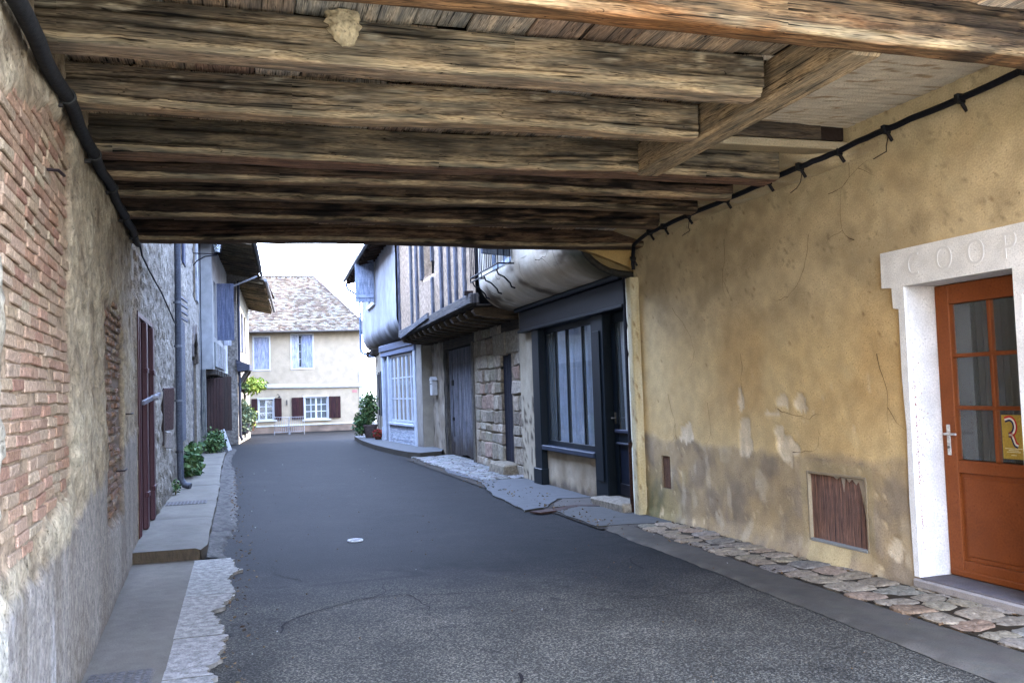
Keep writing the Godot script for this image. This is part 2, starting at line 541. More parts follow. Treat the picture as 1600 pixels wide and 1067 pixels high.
func ground() -> void:
	var q := g()
	q.poly([Vector3(-250, -0.06, -250), Vector3(250, -0.06, -250), Vector3(250, -0.06, 250), Vector3(-250, -0.06, 250)], C(150, 140, 122), Vector3.UP)
	struct("ground", q, M.concrete)
	q = g()
	q.poly([Vector3(-5.1, -0.045, -2.2), Vector3(26, -0.045, -2.2), Vector3(26, -0.045, 24), Vector3(-5.1, -0.045, 24)], C(214, 198, 168, 2.3), Vector3.UP)
	struct("square_paving", q, M.concrete)
	# the road: one sheet with a slight camber, worn and patched
	q = g()
	var zs := PackedFloat32Array()
	var z := 2.5
	while z > -50.0:
		zs.append(z)
		z -= 0.07 if z > -14.0 else (0.14 if z > -24.0 else 0.3)
	var xs := PackedFloat32Array()
	for i in 91: xs.append(-1.3 + i * 0.075)
	var b0 := q.v.size()
	for zz in zs:
		for x in xs:
			var m := (x - 2.0) / 2.4
			var y := -0.004 - 0.014 * minf(m * m, 1.6) + 0.004 * fa(x * 0.7, zz * 0.7)
			var t := 0.5 + 0.5 * fa(x * 0.45, zz * 0.30, 3.0) + 0.20 * fa(x * 2.0, zz * 2.0, 8.0)
			var k := lerpf(0.018, 0.046, clampf(t, 0, 1))
			var old := ss(-8.6, -6.2, zz + 0.8 * fa(x * 0.6, zz * 0.4, 1.0) - 0.35 * (x - 2.0))     # the older, paler surfacing nearer the passage mouth
			k *= lerpf(0.9, 7.8, old)
			k *= 1.0 - 0.4 * ss(0.35, 0.0, absf(x - road_left(zz) - 0.2)) * (0.5 + 0.5 * fb(zz * 0.4, 2.0))
			# drips of oil in a line, a worn spot, wheel polish
			var drip := ss(0.22, 0.5, fa(x * 9.0, zz * 5.0, 4.0)) * ss(0.12, 0.02, absf(x - 1.43 + 0.12 * (zz + 5.0)))
			k *= 1.0 - 0.6 * drip
			var spot := ss(0.2, 0.55, fa(x * 3.0, zz * 3.0, 6.0)) * ss(0.7, 0.2, Vector2((x - 2.45) * 0.8, zz + 9.9).length())
			k *= 1.0 + 0.7 * spot
			var fine := fa(x * 1.5, zz * 1.5, 15.0)
			if absf(fb(x * 0.6 + fine * 0.3, zz * 0.35, 12.0) - 0.1) < 0.012 and zz < -6.0: k *= 0.4          # cracks
			if absf(fb(x * 0.9 + fine * 0.4, zz * 0.5, 18.0) + 0.25) < 0.010: k *= 0.55
			var patch := ss(0.05, 0.0, maxf(absf(x - 0.9 + 0.05 * zz * 0.2) - 0.55, absf(zz + 14.6) - 1.3) + 0.06 * fine)        # a mended trench
			k = lerpf(k, k * 0.7, patch)
			patch = ss(0.06, 0.0, maxf(absf(x - 0.15) - 0.5, absf(zz + 18.2) - 0.35) + 0.08 * fine)
			k = lerpf(k, k * 1.9, patch)
			k *= 1.0 + 0.22 * ss(0.5, 0.1, absf(x - 1.2 + 0.3 * fb(zz * 0.15, 5.0))) - 0.18 * ss(0.5, 0.1, absf(x - 2.9)) + 0.42 * fine
			k *= 1.0 + 0.8 * ss(0.35, 0.6, fa(x * 4.0, zz * 2.5, 19.0)) * (1.0 - old)
			var c := Color(k * 1.10, k * 0.96, k * lerpf(0.80, 0.72, old))
			if spot > 0.2: c = c.lerp(Color(k * 1.1, k * 0.95, k * 0.75), spot)
			q.v.append(Vector3(x, y, zz)); q.n.append(Vector3.UP); q.c.append(c); q.uv.append(Vector2(x, zz))
	q.grid_ix(b0, zs.size() - 1, xs.size() - 1)
	q.smooth(b0, 0)
	turn(q, b0, 0, Vector3.UP)
	var road := struct("road", q, M.asphalt)
	q = g()
	var on_road := func(a: Vector2) -> Vector3:
		var m2 := (a.x - 2.0) / 2.4
		return Vector3(a.x, 0.0005 - 0.014 * minf(m2 * m2, 1.6) + 0.004 * fa(a.x * 0.7, a.y * 0.7), a.y)
	for c in [[1.5, -5.0, 1.45, 1.6], [2.8, -6.4, 0.3, 1.2], [0.5, -8.2, -1.5, 1.6], [1.9, -11.5, -1.2, 2.2], [0.9, -13.2, 0.1, 1.3], [0.7, -14.2, -0.9, 1.6], [2.9, -13.0, -1.7, 3.0], [0.4, -17.0, -1.4, 2.6], [2.0, -18.0, 0.2, 1.8], [1.2, -21.0, -1.5, 3.5], [3.2, -9.2, -2.6, 1.4], [3.4, -7.4, -1.7, 2.4], [0.25, -6.5, -1.55, 2.5]]:
		crack(q, Vector2(c[0], c[1]), c[2], c[3], 0.016, Color(0.012, 0.011, 0.010), on_road, Vector3.UP, 2)
	stuff(ob("cracks", q, M.concrete, road))
	# left: concrete strip beside the passage wall, then white kerb slabs with a ragged tarred edge
	q = g()
	sheet(q, 40, 10, func(u: float, v: float):
		var zz := 2.0 - u * 11.75
		var x := lerpf(-1.2, -0.44, v)
		var k := 0.86 + 0.22 * fa(x * 2.0, zz * 0.8, 2.0) - 0.25 * ss(0.16, 0.0, x + 1.02)
		gc = C(144, 134, 120, k * 1.7)
		return Vector3(x, 0.012 + 0.006 * fa(x, zz, 5.0), zz), Vector3.UP)
	struct("pavement", q, M.concrete)
	var kerb := struct("kerb_strip", strip_base(-0.47, -0.20, 2.0, -9.7, 0.004, C(96, 88, 80)), M.concrete)
	var cuts := [2.0, -1.2, -3.4, -5.62, -6.55, -7.9, -9.66]
	for k in cuts.size() - 1:
		var z0: float = cuts[k] - 0.008
		var z1: float = cuts[k + 1] + 0.008
		var pts := PackedVector2Array()
		pts.append(Vector2(-0.445, -z0)); pts.append(Vector2(-0.445, -z1))
		var m := int((z0 - z1) / 0.02)
		for i in m + 1:
			var zz := lerpf(z1, z0, float(i) / m)
			var x := -0.12 + 0.05 * sin(zz * 1.3) + 0.12 * fa(zz * 1.1, 3.0) + 0.055 * fa(zz * 5.0, 9.0) + 0.025 * fa(zz * 17.0, 9.0) + (0.10 * ss(-5.6, -4.6, zz))
			pts.append(Vector2(x, -zz))
		q = g()
		q.slab(pts, 0.03, Transform3D(Basis(Vector3.RIGHT, Vector3.FORWARD, Vector3.UP), Vector3(0, 0.013 + rng.randf() * 0.004, 0)), vary(C(208, 200, 188, 1.4), 0.08), C(150, 142, 130))
		ob("kerb_stone", q, M.stone, kerb)
	# left: raised pavement before the stone house
	q = g()
	var edge := func(zz: float) -> float: return -0.34 + 0.02 * fa(zz * 0.8, 1.0) - 0.05 * ss(-15.0, -22.0, zz) + (0.0 if zz > -26.5 else (-26.5 - zz) * 0.03)
	sheet(q, 120, 12, func(u: float, v: float):
		var zz := -9.72 - u * 17.6
		var ex: float = edge.call(zz)
		var round_off := 0.16 * ss(-10.05, -9.72, zz)
		var x := lerpf(-1.15, ex - round_off * ss(0.7, 1.0, v) * 0.35, v)
		var k := 0.9 + 0.25 * fa(x * 2.2, zz * 1.1, 4.0)
		var joint := 0.0
		for jz in [-12.4, -14.3, -16.9, -19.5, -22.2, -24.9]:
			joint = maxf(joint, ss(0.09, 0.0, absf(zz - jz)))
		k *= 1.0 - 0.5 * joint
		gc = C(152, 144, 130, k * 1.15)
		return Vector3(x, 0.125 - 0.01 * joint + 0.006 * fa(x, zz, 7.0) - 0.02 * ss(0.93, 1.0, v), zz), Vector3.UP)
	for k in 2:      # its front and its kerb face
		sheet(q, 90, 3, func(u: float, v: float):
			var zz := -9.72 - u * 17.6
			gc = C(112, 96, 76, 0.8 + 0.4 * fa(u * 30.0, v * 2.0, 6.0))
			if k == 0:
				var ex: float = edge.call(zz) - 0.05 * ss(-10.05, -9.72, zz)
				return Vector3(ex + 0.012 * fa(zz * 4.0, v, 2.0) + 0.004 - 0.01 * v, lerpf(-0.02, 0.106, v), zz)
			return Vector3(lerpf(-1.15, -0.395, u), lerpf(-0.02, 0.106 + 0.018 * ss(1.0, 0.93, u), v), -9.72 + 0.012 * fa(u * 6.0, v * 2.0, 3.0) + 0.008 * (1.0 - v)))
	struct("raised_pavement", q, M.concrete)
	# left gutter of broken concrete
	q = g()
	sheet(q, 240, 8, func(u: float, v: float):
		var zz := -9.66 - u * 21.0
		var ex: float = edge.call(zz)
		var w := 0.17 + 0.12 * ss(-10.5, -12.0, zz) * (1.0 - ss(-21.0, -24.0, zz)) + 0.07 * fa(zz * 2.5, 1.0) + 0.05 * fa(zz * 9.0, 4.0)
		var k := 0.85 + 0.5 * fa(zz * 2.0, v * 1.5, 9.0)
		if absf(fb(zz * 1.2, v * 1.4, 3.0)) < 0.05: k *= 0.45
		gc = C(136, 130, 122, k)
		return Vector3(ex + v * w, 0.014 + 0.012 * fa(zz * 3.0, v * 2.0, 2.0) - 0.03 * ss(0.85, 1.0, v) + 0.02 * (1.0 - v), zz), Vector3.UP)
	struct("gutter", q, M.stone)
	# right: concrete channel along the cobbles
	q = g()
	sheet(q, 150, 8, func(u: float, v: float):
		var zz := 1.5 - u * 11.6
		var x0 := 3.78 + 0.03 * (-zz - 4.0) + 0.04 * fa(zz * 1.3, 2.0) + 0.02 * fa(zz * 6.0, 5.0)
		var x1 := 4.30 if zz > -9.3 else 4.30 + (-9.3 - zz) * 0.9
		var x := lerpf(x0, minf(x1, 4.85), v)
		var k := 0.72 + 0.25 * fa(x * 1.5, zz * 0.7, 3.0) + 0.35 * ss(0.2, 0.0, v) * ss(0.0, 0.3, fa(zz * 3.0, 1.0))
		gc = C(112, 104, 92, k * 1.8)
		return Vector3(x, 0.012 - 0.02 * ss(0.12, 0.0, v), zz), Vector3.UP)
	struct("channel", q, M.concrete)
	cobbles("cobbled_strip", 4.27, 4.96, -2.6, -9.5, 0.2, 0.34, 0.024)
	# right: concrete slabs before the shop, then rubble, then the platform of the white shop
	q = g()
	var slabs := [[[3.90, -9.75], [4.86, -9.6], [4.88, -11.0], [4.36, -11.55], [3.95, -11.2]], [[4.02, -11.62], [4.30, -11.64], [4.9, -11.1], [4.92, -12.3], [4.45, -12.4]], [[3.62, -11.5], [3.98, -11.7], [4.42, -12.46], [4.92, -12.36], [4.95, -15.7], [4.1, -15.8], [3.72, -13.4]], [[4.08, -15.84], [4.5, -15.8], [4.45, -18.0], [4.1, -18.6], [3.95, -17.6]]]
	var tone := [C(128, 126, 122), C(132, 124, 116), C(134, 134, 134), C(128, 130, 132)]
	var flags := struct("slab_pavement", strip_base(3.9, 5.1, -9.6, -22.2, 0.004, C(86, 74, 62)), M.concrete)
	for k in slabs.size():
		var pts := PackedVector2Array()
		var src: Array = slabs[k]
		for i in src.size():
			var pa := Vector2(src[i][0], -src[i][1])
			var nx: Array = src[(i + 1) % src.size()]
			var pb := Vector2(nx[0], -nx[1])
			var m := maxi(2, int(pa.distance_to(pb) / 0.15))
			for j in m:
				var p := pa.lerp(pb, float(j) / m)
				pts.append(p + Vector2(fa(p.x * 2.0, p.y * 2.0, 1.0), fa(p.x * 2.0, p.y * 2.0, 5.0)) * 0.05)
		q = g()
		q.slab(pts, 0.03, Transform3D(Basis(Vector3.RIGHT, Vector3.FORWARD, Vector3.UP), Vector3(0, 0.018 - 0.001 * k, 0)), tone[k], C(90, 84, 76))
		ob("paving_slab", q, M.concrete, flags)
	cobbles("rubble_strip", 4.15, 5.25, -15.8, -22.6, 0.16, 0.3, 0.02)
	q = g()
	var pf := PackedVector2Array([Vector2(4.32, 22.35), Vector2(4.12, 23.0), Vector2(3.98, 24.4), Vector2(3.86, 27.0), Vector2(3.86, 30.0), Vector2(4.05, 33.5), Vector2(5.2, 33.5), Vector2(5.2, 23.6), Vector2(4.92, 22.6)])
	q.slab(pf, 0.15, Transform3D(Basis(Vector3.RIGHT, Vector3.FORWARD, Vector3.UP), Vector3(0, 0.13, 0)), C(146, 146, 146), C(104, 96, 86))
	struct("shop_platform", q, M.concrete)

func strip_base(x0: float, x1: float, z0: float, z1: float, y: float, col: Color) -> G:
	var q := g()
	q.poly([Vector3(x0, y, z0), Vector3(x1, y, z0), Vector3(x1, y, z1), Vector3(x0, y, z1)], col, Vector3.UP)
	return q

func stone_outline(w: float, h: float, n: int) -> PackedVector2Array:
	var p := PackedVector2Array()
	var ph := rng.randf() * 9.0
	for i in n:
		var a := TAU * i / n
		var cx := cos(a)
		var sx := sin(a)
		var k := pow(pow(absf(cx), 4.5) + pow(absf(sx), 4.5), -1.0 / 4.5)
		k *= 1.0 + 0.09 * sin(2.0 * a + ph) + 0.06 * sin(3.0 * a + ph * 2.3) + rng.randf_range(-0.02, 0.02)
		p.append(Vector2(cx * k * w * 0.5, sx * k * h * 0.5))
	return p

func cobble_mesh(w: float, h: float, rise: float, col: Color) -> ArrayMesh:
	var q := g()
	var n := 16
	var o := stone_outline(w, h, n)
	var tilt := Vector2(rng.randf_range(-0.05, 0.05), rng.randf_range(-0.05, 0.05))
	var levels := [[1.0, -0.02], [1.0, rise * 0.45], [0.93, rise * 0.85], [0.60, rise], [0.0, rise * 1.02]]
	for l in levels:
		for i in n:
			var p: Vector2 = o[i] * float(l[0])
			q.v.append(Vector3(p.x, l[1] + tilt.dot(p) + 0.006 * rng.randf_range(-1, 1) * (1.0 if l[0] < 1.0 else 0.2), p.y)); q.n.append(Vector3.UP); q.c.append(col); q.uv.append(p)
	for k in levels.size() - 1:
		for i in n:
			var a := k * n + i
			var b := k * n + (i + 1) % n
			q.ix.append_array([a, b, a + n, b, b + n, a + n])
	q.smooth(0, 0)
	turn(q, 0, 0, Vector3.UP)
	return q.mesh()

func cobbles(called: String, x0: float, x1: float, z0: float, z1: float, smin: float, smax: float, rise: float) -> void:
	var bed := struct(called, strip_base(x0, x1 + 0.02, z0, z1, 0.020, C(84, 68, 52)), M.concrete)
	var z := z0
	var count := 0
	while z > z1:
		var len := rng.randf_range(smin, smax) * 0.9
		var x := x0 + rng.randf_range(-0.03, 0.02)
		while x < x1 - 0.05:
			var w := rng.randf_range(smin, smax)
			if x1 - x - w < 0.08: w = x1 - x
			var l := len * rng.randf_range(0.85, 1.12)
			var pick := rng.randf()
			var col := C(186, 168, 142)
			if pick < 0.25: col = C(174, 162, 144)
			elif pick < 0.42: col = C(190, 166, 140)
			elif pick < 0.5: col = C(172, 144, 118)
			if called == "rubble_strip": col = vary(C(168, 166, 162), 0.15)
			obm("cobble", cobble_mesh(w * 0.95, l * 0.95, rise * rng.randf_range(0.8, 1.3), vary(col * 1.5, 0.14)), M.stone, bed, atx(x + w * 0.5, 0.006, z - len * 0.5 + rng.randf_range(-0.03, 0.03), 0, rng.randf_range(-0.15, 0.15), 0))
			count += 1
			x += w
		z -= len

# ------------------------------------------------------------------ windows, shutters, doors: all in a facade's own axes
func quadbox(q: G, x0: float, x1: float, y0: float, y1: float, z0: float, z1: float, col: Color, bev := 0.004, jit := 0.0) -> void:
	q.box(at((x0 + x1) * 0.5, (y0 + y1) * 0.5, (z0 + z1) * 0.5), Vector3(absf(x1 - x0), absf(y1 - y0), absf(z1 - z0)), bev, col, jit)

# a casement: frame, glazing bars and a pane for each light
func casement(parent: Node, h: Rect2, z: float, cols: int, rows: int, col: Color, fw := 0.06, bw := 0.03, depth := 0.05, called := "window", mid := true, behind := Color(0.02, 0.02, 0.025)) -> Node3D:
	var q := g()
	var a := h.position
	var b := h.end
	quadbox(q, a.x, a.x + fw, a.y, b.y, z - depth, z, col)
	quadbox(q, b.x - fw, b.x, a.y, b.y, z - depth, z, col)
	quadbox(q, a.x + fw, b.x - fw, a.y, a.y + fw, z - depth, z - 0.002, col)
	quadbox(q, a.x + fw, b.x - fw, b.y - fw, b.y, z - depth, z - 0.002, col)
	var w := ob(called, q, M.gloss, parent)
	var iw := h.size.x - 2 * fw
	var ih := h.size.y - 2 * fw
	q = g()
	for i in range(1, cols):
		var x := a.x + fw + iw * i / cols
		var k := fw * 0.75 if mid and i * 2 == cols else bw * 0.5
		quadbox(q, x - k, x + k, a.y + fw, b.y - fw, z - depth + 0.006, z - 0.006, col)
	for j in range(1, rows):
		var y := a.y + fw + ih * j / rows
		quadbox(q, a.x + fw, b.x - fw, y - bw * 0.5, y + bw * 0.5, z - depth + 0.008, z - 0.01, col, 0.002)
	if cols * rows > 1: ob("glazing_bars", q, M.gloss, w)
	for i in cols:
		for j in rows:
			q = g()
			var x0 := a.x + fw + iw * i / cols + bw * 0.3
			var x1 := a.x + fw + iw * (i + 1) / cols - bw * 0.3
			var y0 := a.y + fw + ih * j / rows + bw * 0.3
			var y1 := a.y + fw + ih * (j + 1) / rows - bw * 0.3
			var zz := z - depth * 0.5 + rng.randf_range(-0.002, 0.002)
			q.poly([Vector3(x0, y0, zz), Vector3(x1, y0, zz + rng.randf_range(-0.002, 0.002)), Vector3(x1, y1, zz), Vector3(x0, y1, zz)], Color.WHITE, Vector3.BACK)
			ob("pane", q, M.glass, w)
	return w

# a boarded shutter or leaf; x runs from its hinge
func boards(parent: Node, called: String, w: float, h: float, t: float, n: int, col: Color, spread: float, xf: Transform3D, m: Material, battens := [0.12, 0.88], batten_col = null) -> MeshInstance3D:
	var root := g()
	quadbox(root, 0.006 * signf(w), w - 0.006 * signf(w), 0.01, h - 0.01, -t - 0.001, -t - 0.006, col * 0.8, 0.0)
	var o := ob(called, root, m, parent, xf)
	for f in battens:
		var bt := g()
		quadbox(bt, 0.02 * signf(w), w - 0.02 * signf(w), h * f - 0.05, h * f + 0.05, -t - 0.008, -t - 0.03, batten_col if batten_col != null else col)
		ob("batten", bt, m, o)
	for k in n:
		var q := g()
		var x0 := w * k / n
		var x1 := w * (k + 1) / n
		var s := signf(w) * 0.003
		quadbox(q, x0 + s, x1 - s, rng.randf_range(-0.004, 0.004), h + rng.randf_range(-0.004, 0.004), 0, -t + rng.randf_range(-0.003, 0.003), vary(col, spread), 0.004)
		ob("board", q, m, o)
	return o

# ------------------------------------------------------------------ roofs
func tiles(q: G, xf: Transform3D, outline: PackedVector2Array, pitch: float, w: float, cols: Array, lift := 0.03) -> void:   # small flat tiles over an outline in x (along the eave), y (up the slope)
	var lo := Vector2(1e9, 1e9)
	var hi := -lo
	for p in outline:
		lo = lo.min(p); hi = hi.max(p)
	var y := lo.y
	var row := 0
	while y < hi.y:
		var x := lo.x - (w * 0.5 if row % 2 else 0.0)
		while x < hi.x:
			if Geometry2D.is_point_in_polygon(Vector2(x + w * 0.5, y + pitch * 0.5), outline):
				var c: Color = cols[rng.randi() % cols.size()]
				q.box(xf * Transform3D(Basis.from_euler(Vector3(-0.09 + rng.randf_range(-0.05, 0.05), rng.randf_range(-0.06, 0.06), rng.randf_range(-0.05, 0.05))), Vector3(x + w * 0.5, y + pitch * 0.5, lift + rng.randf_range(-0.008, 0.012))), Vector3(w * 0.96, pitch * 1.35, 0.016), 0.0, vary(c, 0.2))
			x += w
		y += pitch
		row += 1

func core(parent: Node, x0: float, x1: float, y0: float, y1: float, z0: float, z1: float, col := Color(0.05, 0.045, 0.04), called := "inner_wall") -> void:
	var q := g()
	quadbox(q, x0, x1, y0, y1, z0, z1, col, 0.0)
	ob(called, q, M.smooth_plaster, parent)

func mottled(base: Color, dirt: Color, amount: float, sd: float) -> Callable:
	return func(s: float, y: float) -> float:
		var t := clampf(0.45 + 0.8 * fa(s * 0.8, y * 0.5, sd), 0, 1) * amount
		t = maxf(t, amount * 1.3 * ss(0.5, 0.0, y + 0.25 * fa(s * 1.5, y, sd + 3.0)))
		gc = base.lerp(dirt, clampf(t, 0, 1)) * (1.0 + 0.18 * fa(s * 3.0, y * 3.0, sd + 7.0))
		return 0.012 * fa(s * 1.1, y * 1.1, sd)

func far_house() -> void:
	var t := thing("cream_house", "cream two-storey house with brown ground-floor shutters closing the far end of the street", "house", facade(Vector2(-2.0, -43.3), Vector2(5.62, -43.3)))
	var holes := [Rect2(2.72, 2.97, 0.66, 1.48), Rect2(4.42, 2.99, 0.94, 1.56), Rect2(2.88, 0.62, 0.66, 0.96), Rect2(4.95, 0.58, 1.06, 1.04)]
	var q := g()
	var cream := C(208, 188, 158)
	wall(q, 0, 7.62, 0, 4.75, 0.12, holes, func(s: float, y: float):
		gc = cream * (1.0 + 0.06 * fa(s * 0.6, y * 0.4, 1.0))
		gc = gc.lerp(C(190, 176, 150), 0.35 * ss(0.12, 0.5, fa(s * 1.4, y * 0.5, 5.0)) * ss(2.4, 1.8, y))
		gc = gc.lerp(C(150, 128, 104), ss(0.05, 0.4, fa(s * 1.3, y * 1.1, 9.0) - 0.25) * ss(6.3, 7.0, s) * ss(1.9, 0.9, y))
		if y < 0.32: gc = C(176, 150, 128).lerp(C(120, 104, 92), clampf(0.5 + fa(s * 1.2, y * 3.0, 2.0), 0, 1))
		return 0.015 * fa(s * 0.7, y * 0.7, 4.0))
	for h in holes: reveal(q, h, 0.16, C(228, 222, 212))
	ob("wall", q, M.smooth_plaster, t)
	core(t, 0.0, 7.6, 0.0, 4.7, -5.5, -0.35)
	q = g()
	quadbox(q, 7.55, 7.62, 0, 4.7, -5.5, -0.004, cream)
	ob("side_wall", q, M.smooth_plaster, t)
	q = g()     # the sagging moulding between the storeys, the thin band above the plinth, the corner post
	sheet(q, 60, 8, func(u: float, v: float):
		gc = C(236, 233, 226)
		var a := lerpf(-0.2, PI * 0.98, v)
		return Vector3(u * 7.64, 2.13 + 0.03 * sin(u * 5.0) - cos(a) * 0.11, maxf(sin(a), 0.0) * 0.10))
	ob("string_course", q, M.smooth_plaster, t)
	q = g(); quadbox(q, 0, 7.62, 0.31, 0.37, -0.02, 0.035, C(236, 233, 226)); ob("plinth_band", q, M.smooth_plaster, t)
	q = g(); quadbox(q, 7.5, 7.68, 0, 2.78, -0.1, 0.05, C(238, 234, 228), 0.02); ob("corner_post", q, M.smooth_plaster, t)
	for k in 4:
		var h: Rect2 = holes[k]
		q = g()
		var m := 0.07
		var wh := C(240, 238, 234)
		quadbox(q, h.position.x - m, h.position.x, h.position.y - (0.0 if k > 1 else m), h.end.y + m, -0.05, 0.022, wh)
		quadbox(q, h.end.x, h.end.x + m, h.position.y - (0.0 if k > 1 else m), h.end.y + m, -0.05, 0.022, wh)
		quadbox(q, h.position.x, h.end.x, h.end.y, h.end.y + m, -0.05, 0.021, wh)
		if k < 2: quadbox(q, h.position.x, h.end.x, h.position.y - m, h.position.y, -0.05, 0.021, wh)
		else: quadbox(q, h.position.x - 0.12, h.end.x + 0.14, h.position.y - 0.07, h.position.y, -0.05, 0.09, C(244, 240, 228))
		ob("window_surround", q, M.smooth_plaster, t)
	casement(t, holes[1], -0.1, 2, 4, C(225, 228, 232), 0.06, 0.03)
	casement(t, holes[2], -0.05, 2, 3, C(240, 240, 240), 0.055, 0.035)
	casement(t, holes[3], -0.05, 4, 3, C(240, 240, 240), 0.055, 0.035)
	var pale := C(196, 200, 222)
	boards(t, "shutter", 0.66, 1.48, 0.035, 4, pale, 0.06, at(2.72, 2.97, -0.01), M.board)
	boards(t, "shutter", 0.33, 1.54, 0.035, 3, C(222, 222, 230), 0.05, at(4.42, 3.0, 0.0), M.board)
	boards(t, "shutter", 0.47, 1.54, 0.035, 3, C(186, 194, 224), 0.05, at(4.89, 3.0, 0.0), M.board)
	var br := C(74, 46, 43)
	for s in [[2.56, 0.28], [3.58, 0.33], [4.36, 0.55], [6.06, 0.55]]:
		boards(t, "shutter", s[1], 1.02, 0.04, 3 if s[1] < 0.4 else 5, br, 0.12, at(s[0], 0.6, 0.062), M.board)
	q = g()
	q.tube([Vector3(3.72, 1.78, 0.0), Vector3(3.72, 1.80, 0.1), Vector3(3.78, 1.78, 0.16), Vector3(3.8, 1.70, 0.17)], 0.015, 6, C(40, 40, 42))
	q.lathe([Vector2(0.0, 0.0), Vector2(0.07, -0.06), Vector2(0.06, -0.08), Vector2(0.0, -0.085)], Vector3(3.8, 1.72, 0.17), 8, C(40, 40, 42))
	ob("wall_lamp", q, M.iron, t)
	q = g()
	quadbox(q, 4.12, 4.17, 1.28, 1.52, 0.0, 0.05, C(96, 92, 88)); ob("shutter_catch", q, M.iron, t)
	q = g()
	quadbox(q, 7.17, 7.40, 1.76, 1.9, -0.01, 0.012, C(214, 150, 140)); ob("wall_plaque", q, M.paint, t)
	# roof: hipped, of small worn tiles
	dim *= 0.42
	var cols := [C(208, 184, 154), C(196, 168, 138), C(214, 194, 166), C(178, 150, 122), C(160, 134, 110), C(216, 200, 176)]
	q = g()
	var e0 := Vector3(-0.6, 4.70, 0.38)
	var rise := 2.95
	var run := 3.45
	var sl := Vector2(rise, run).length()
	var up := Vector3(0, rise, -run).normalized()
	q.poly([Vector3(-0.6, 4.69, 0.36), Vector3(8.05, 4.69, 0.36), Vector3(5.75, 4.69 + rise, 0.36 - run), Vector3(-0.6, 4.69 + rise, 0.36 - run)], C(96, 78, 66), Vector3(0, 1, 1))
	q.poly([Vector3(8.05, 4.69, 0.36), Vector3(8.05, 4.69, -6.6), Vector3(5.75, 4.69 + rise, 0.36 - run)], C(150, 124, 106), Vector3(1, 1, 0))
	q.poly([Vector3(-0.6, 4.69, 0.36), Vector3(8.05, 4.69, 0.36), Vector3(8.05, 4.69, -6.6), Vector3(-0.6, 4.69, -6.6)], C(90, 76, 64), Vector3.DOWN)
	q.poly([Vector3(-0.6, 4.69, -6.6), Vector3(8.05, 4.69, -6.6), Vector3(5.75, 4.69 + rise, 0.36 - run), Vector3(-0.6, 4.69 + rise, 0.36 - run)], C(150, 124, 106), Vector3(0, 1, -1))
	q.poly([Vector3(-0.6, 4.69, 0.36), Vector3(-0.6, 4.69, -6.6), Vector3(-0.6, 4.69 + rise, 0.36 - run)], C(150, 124, 106), Vector3.LEFT)
	var roof := ob("roof", q, M.tile, t)
	q = g()
	tiles(q, Transform3D(Basis(Vector3.RIGHT, up, Vector3.RIGHT.cross(up)), e0), PackedVector2Array([Vector2(0, 0), Vector2(8.65, 0), Vector2(6.4, sl), Vector2(0, sl)]), 0.125, 0.155, cols)
	var hip := Vector3(5.75 - 8.05, rise, -run)
	for k in 26:
		q.bar(Vector3(8.05, 4.72, 0.36) + hip * (k / 26.0), Vector3(8.05, 4.74, 0.36) + hip * ((k + 1.15) / 26.0), 0.17, 0.05, vary(C(150, 128, 116), 0.2))
	for k in 40:
		q.bar(Vector3(-0.6 + k * 0.16, 4.74 + rise, 0.36 - run), Vector3(-0.6 + (k + 1.1) * 0.16, 4.75 + rise, 0.36 - run), 0.2, 0.06, vary(C(196, 178, 160), 0.2))
	stuff(ob("roof_tiles", q, M.tile, roof))
	q = g()
	q.tube([Vector3(-0.6, 4.66, 0.43), Vector3(2.0, 4.66, 0.43), Vector3(5.0, 4.67, 0.43), Vector3(8.05, 4.70, 0.43)], 0.045, 8, C(150, 138, 124)); ob("gutter", q, M.metal, roof)

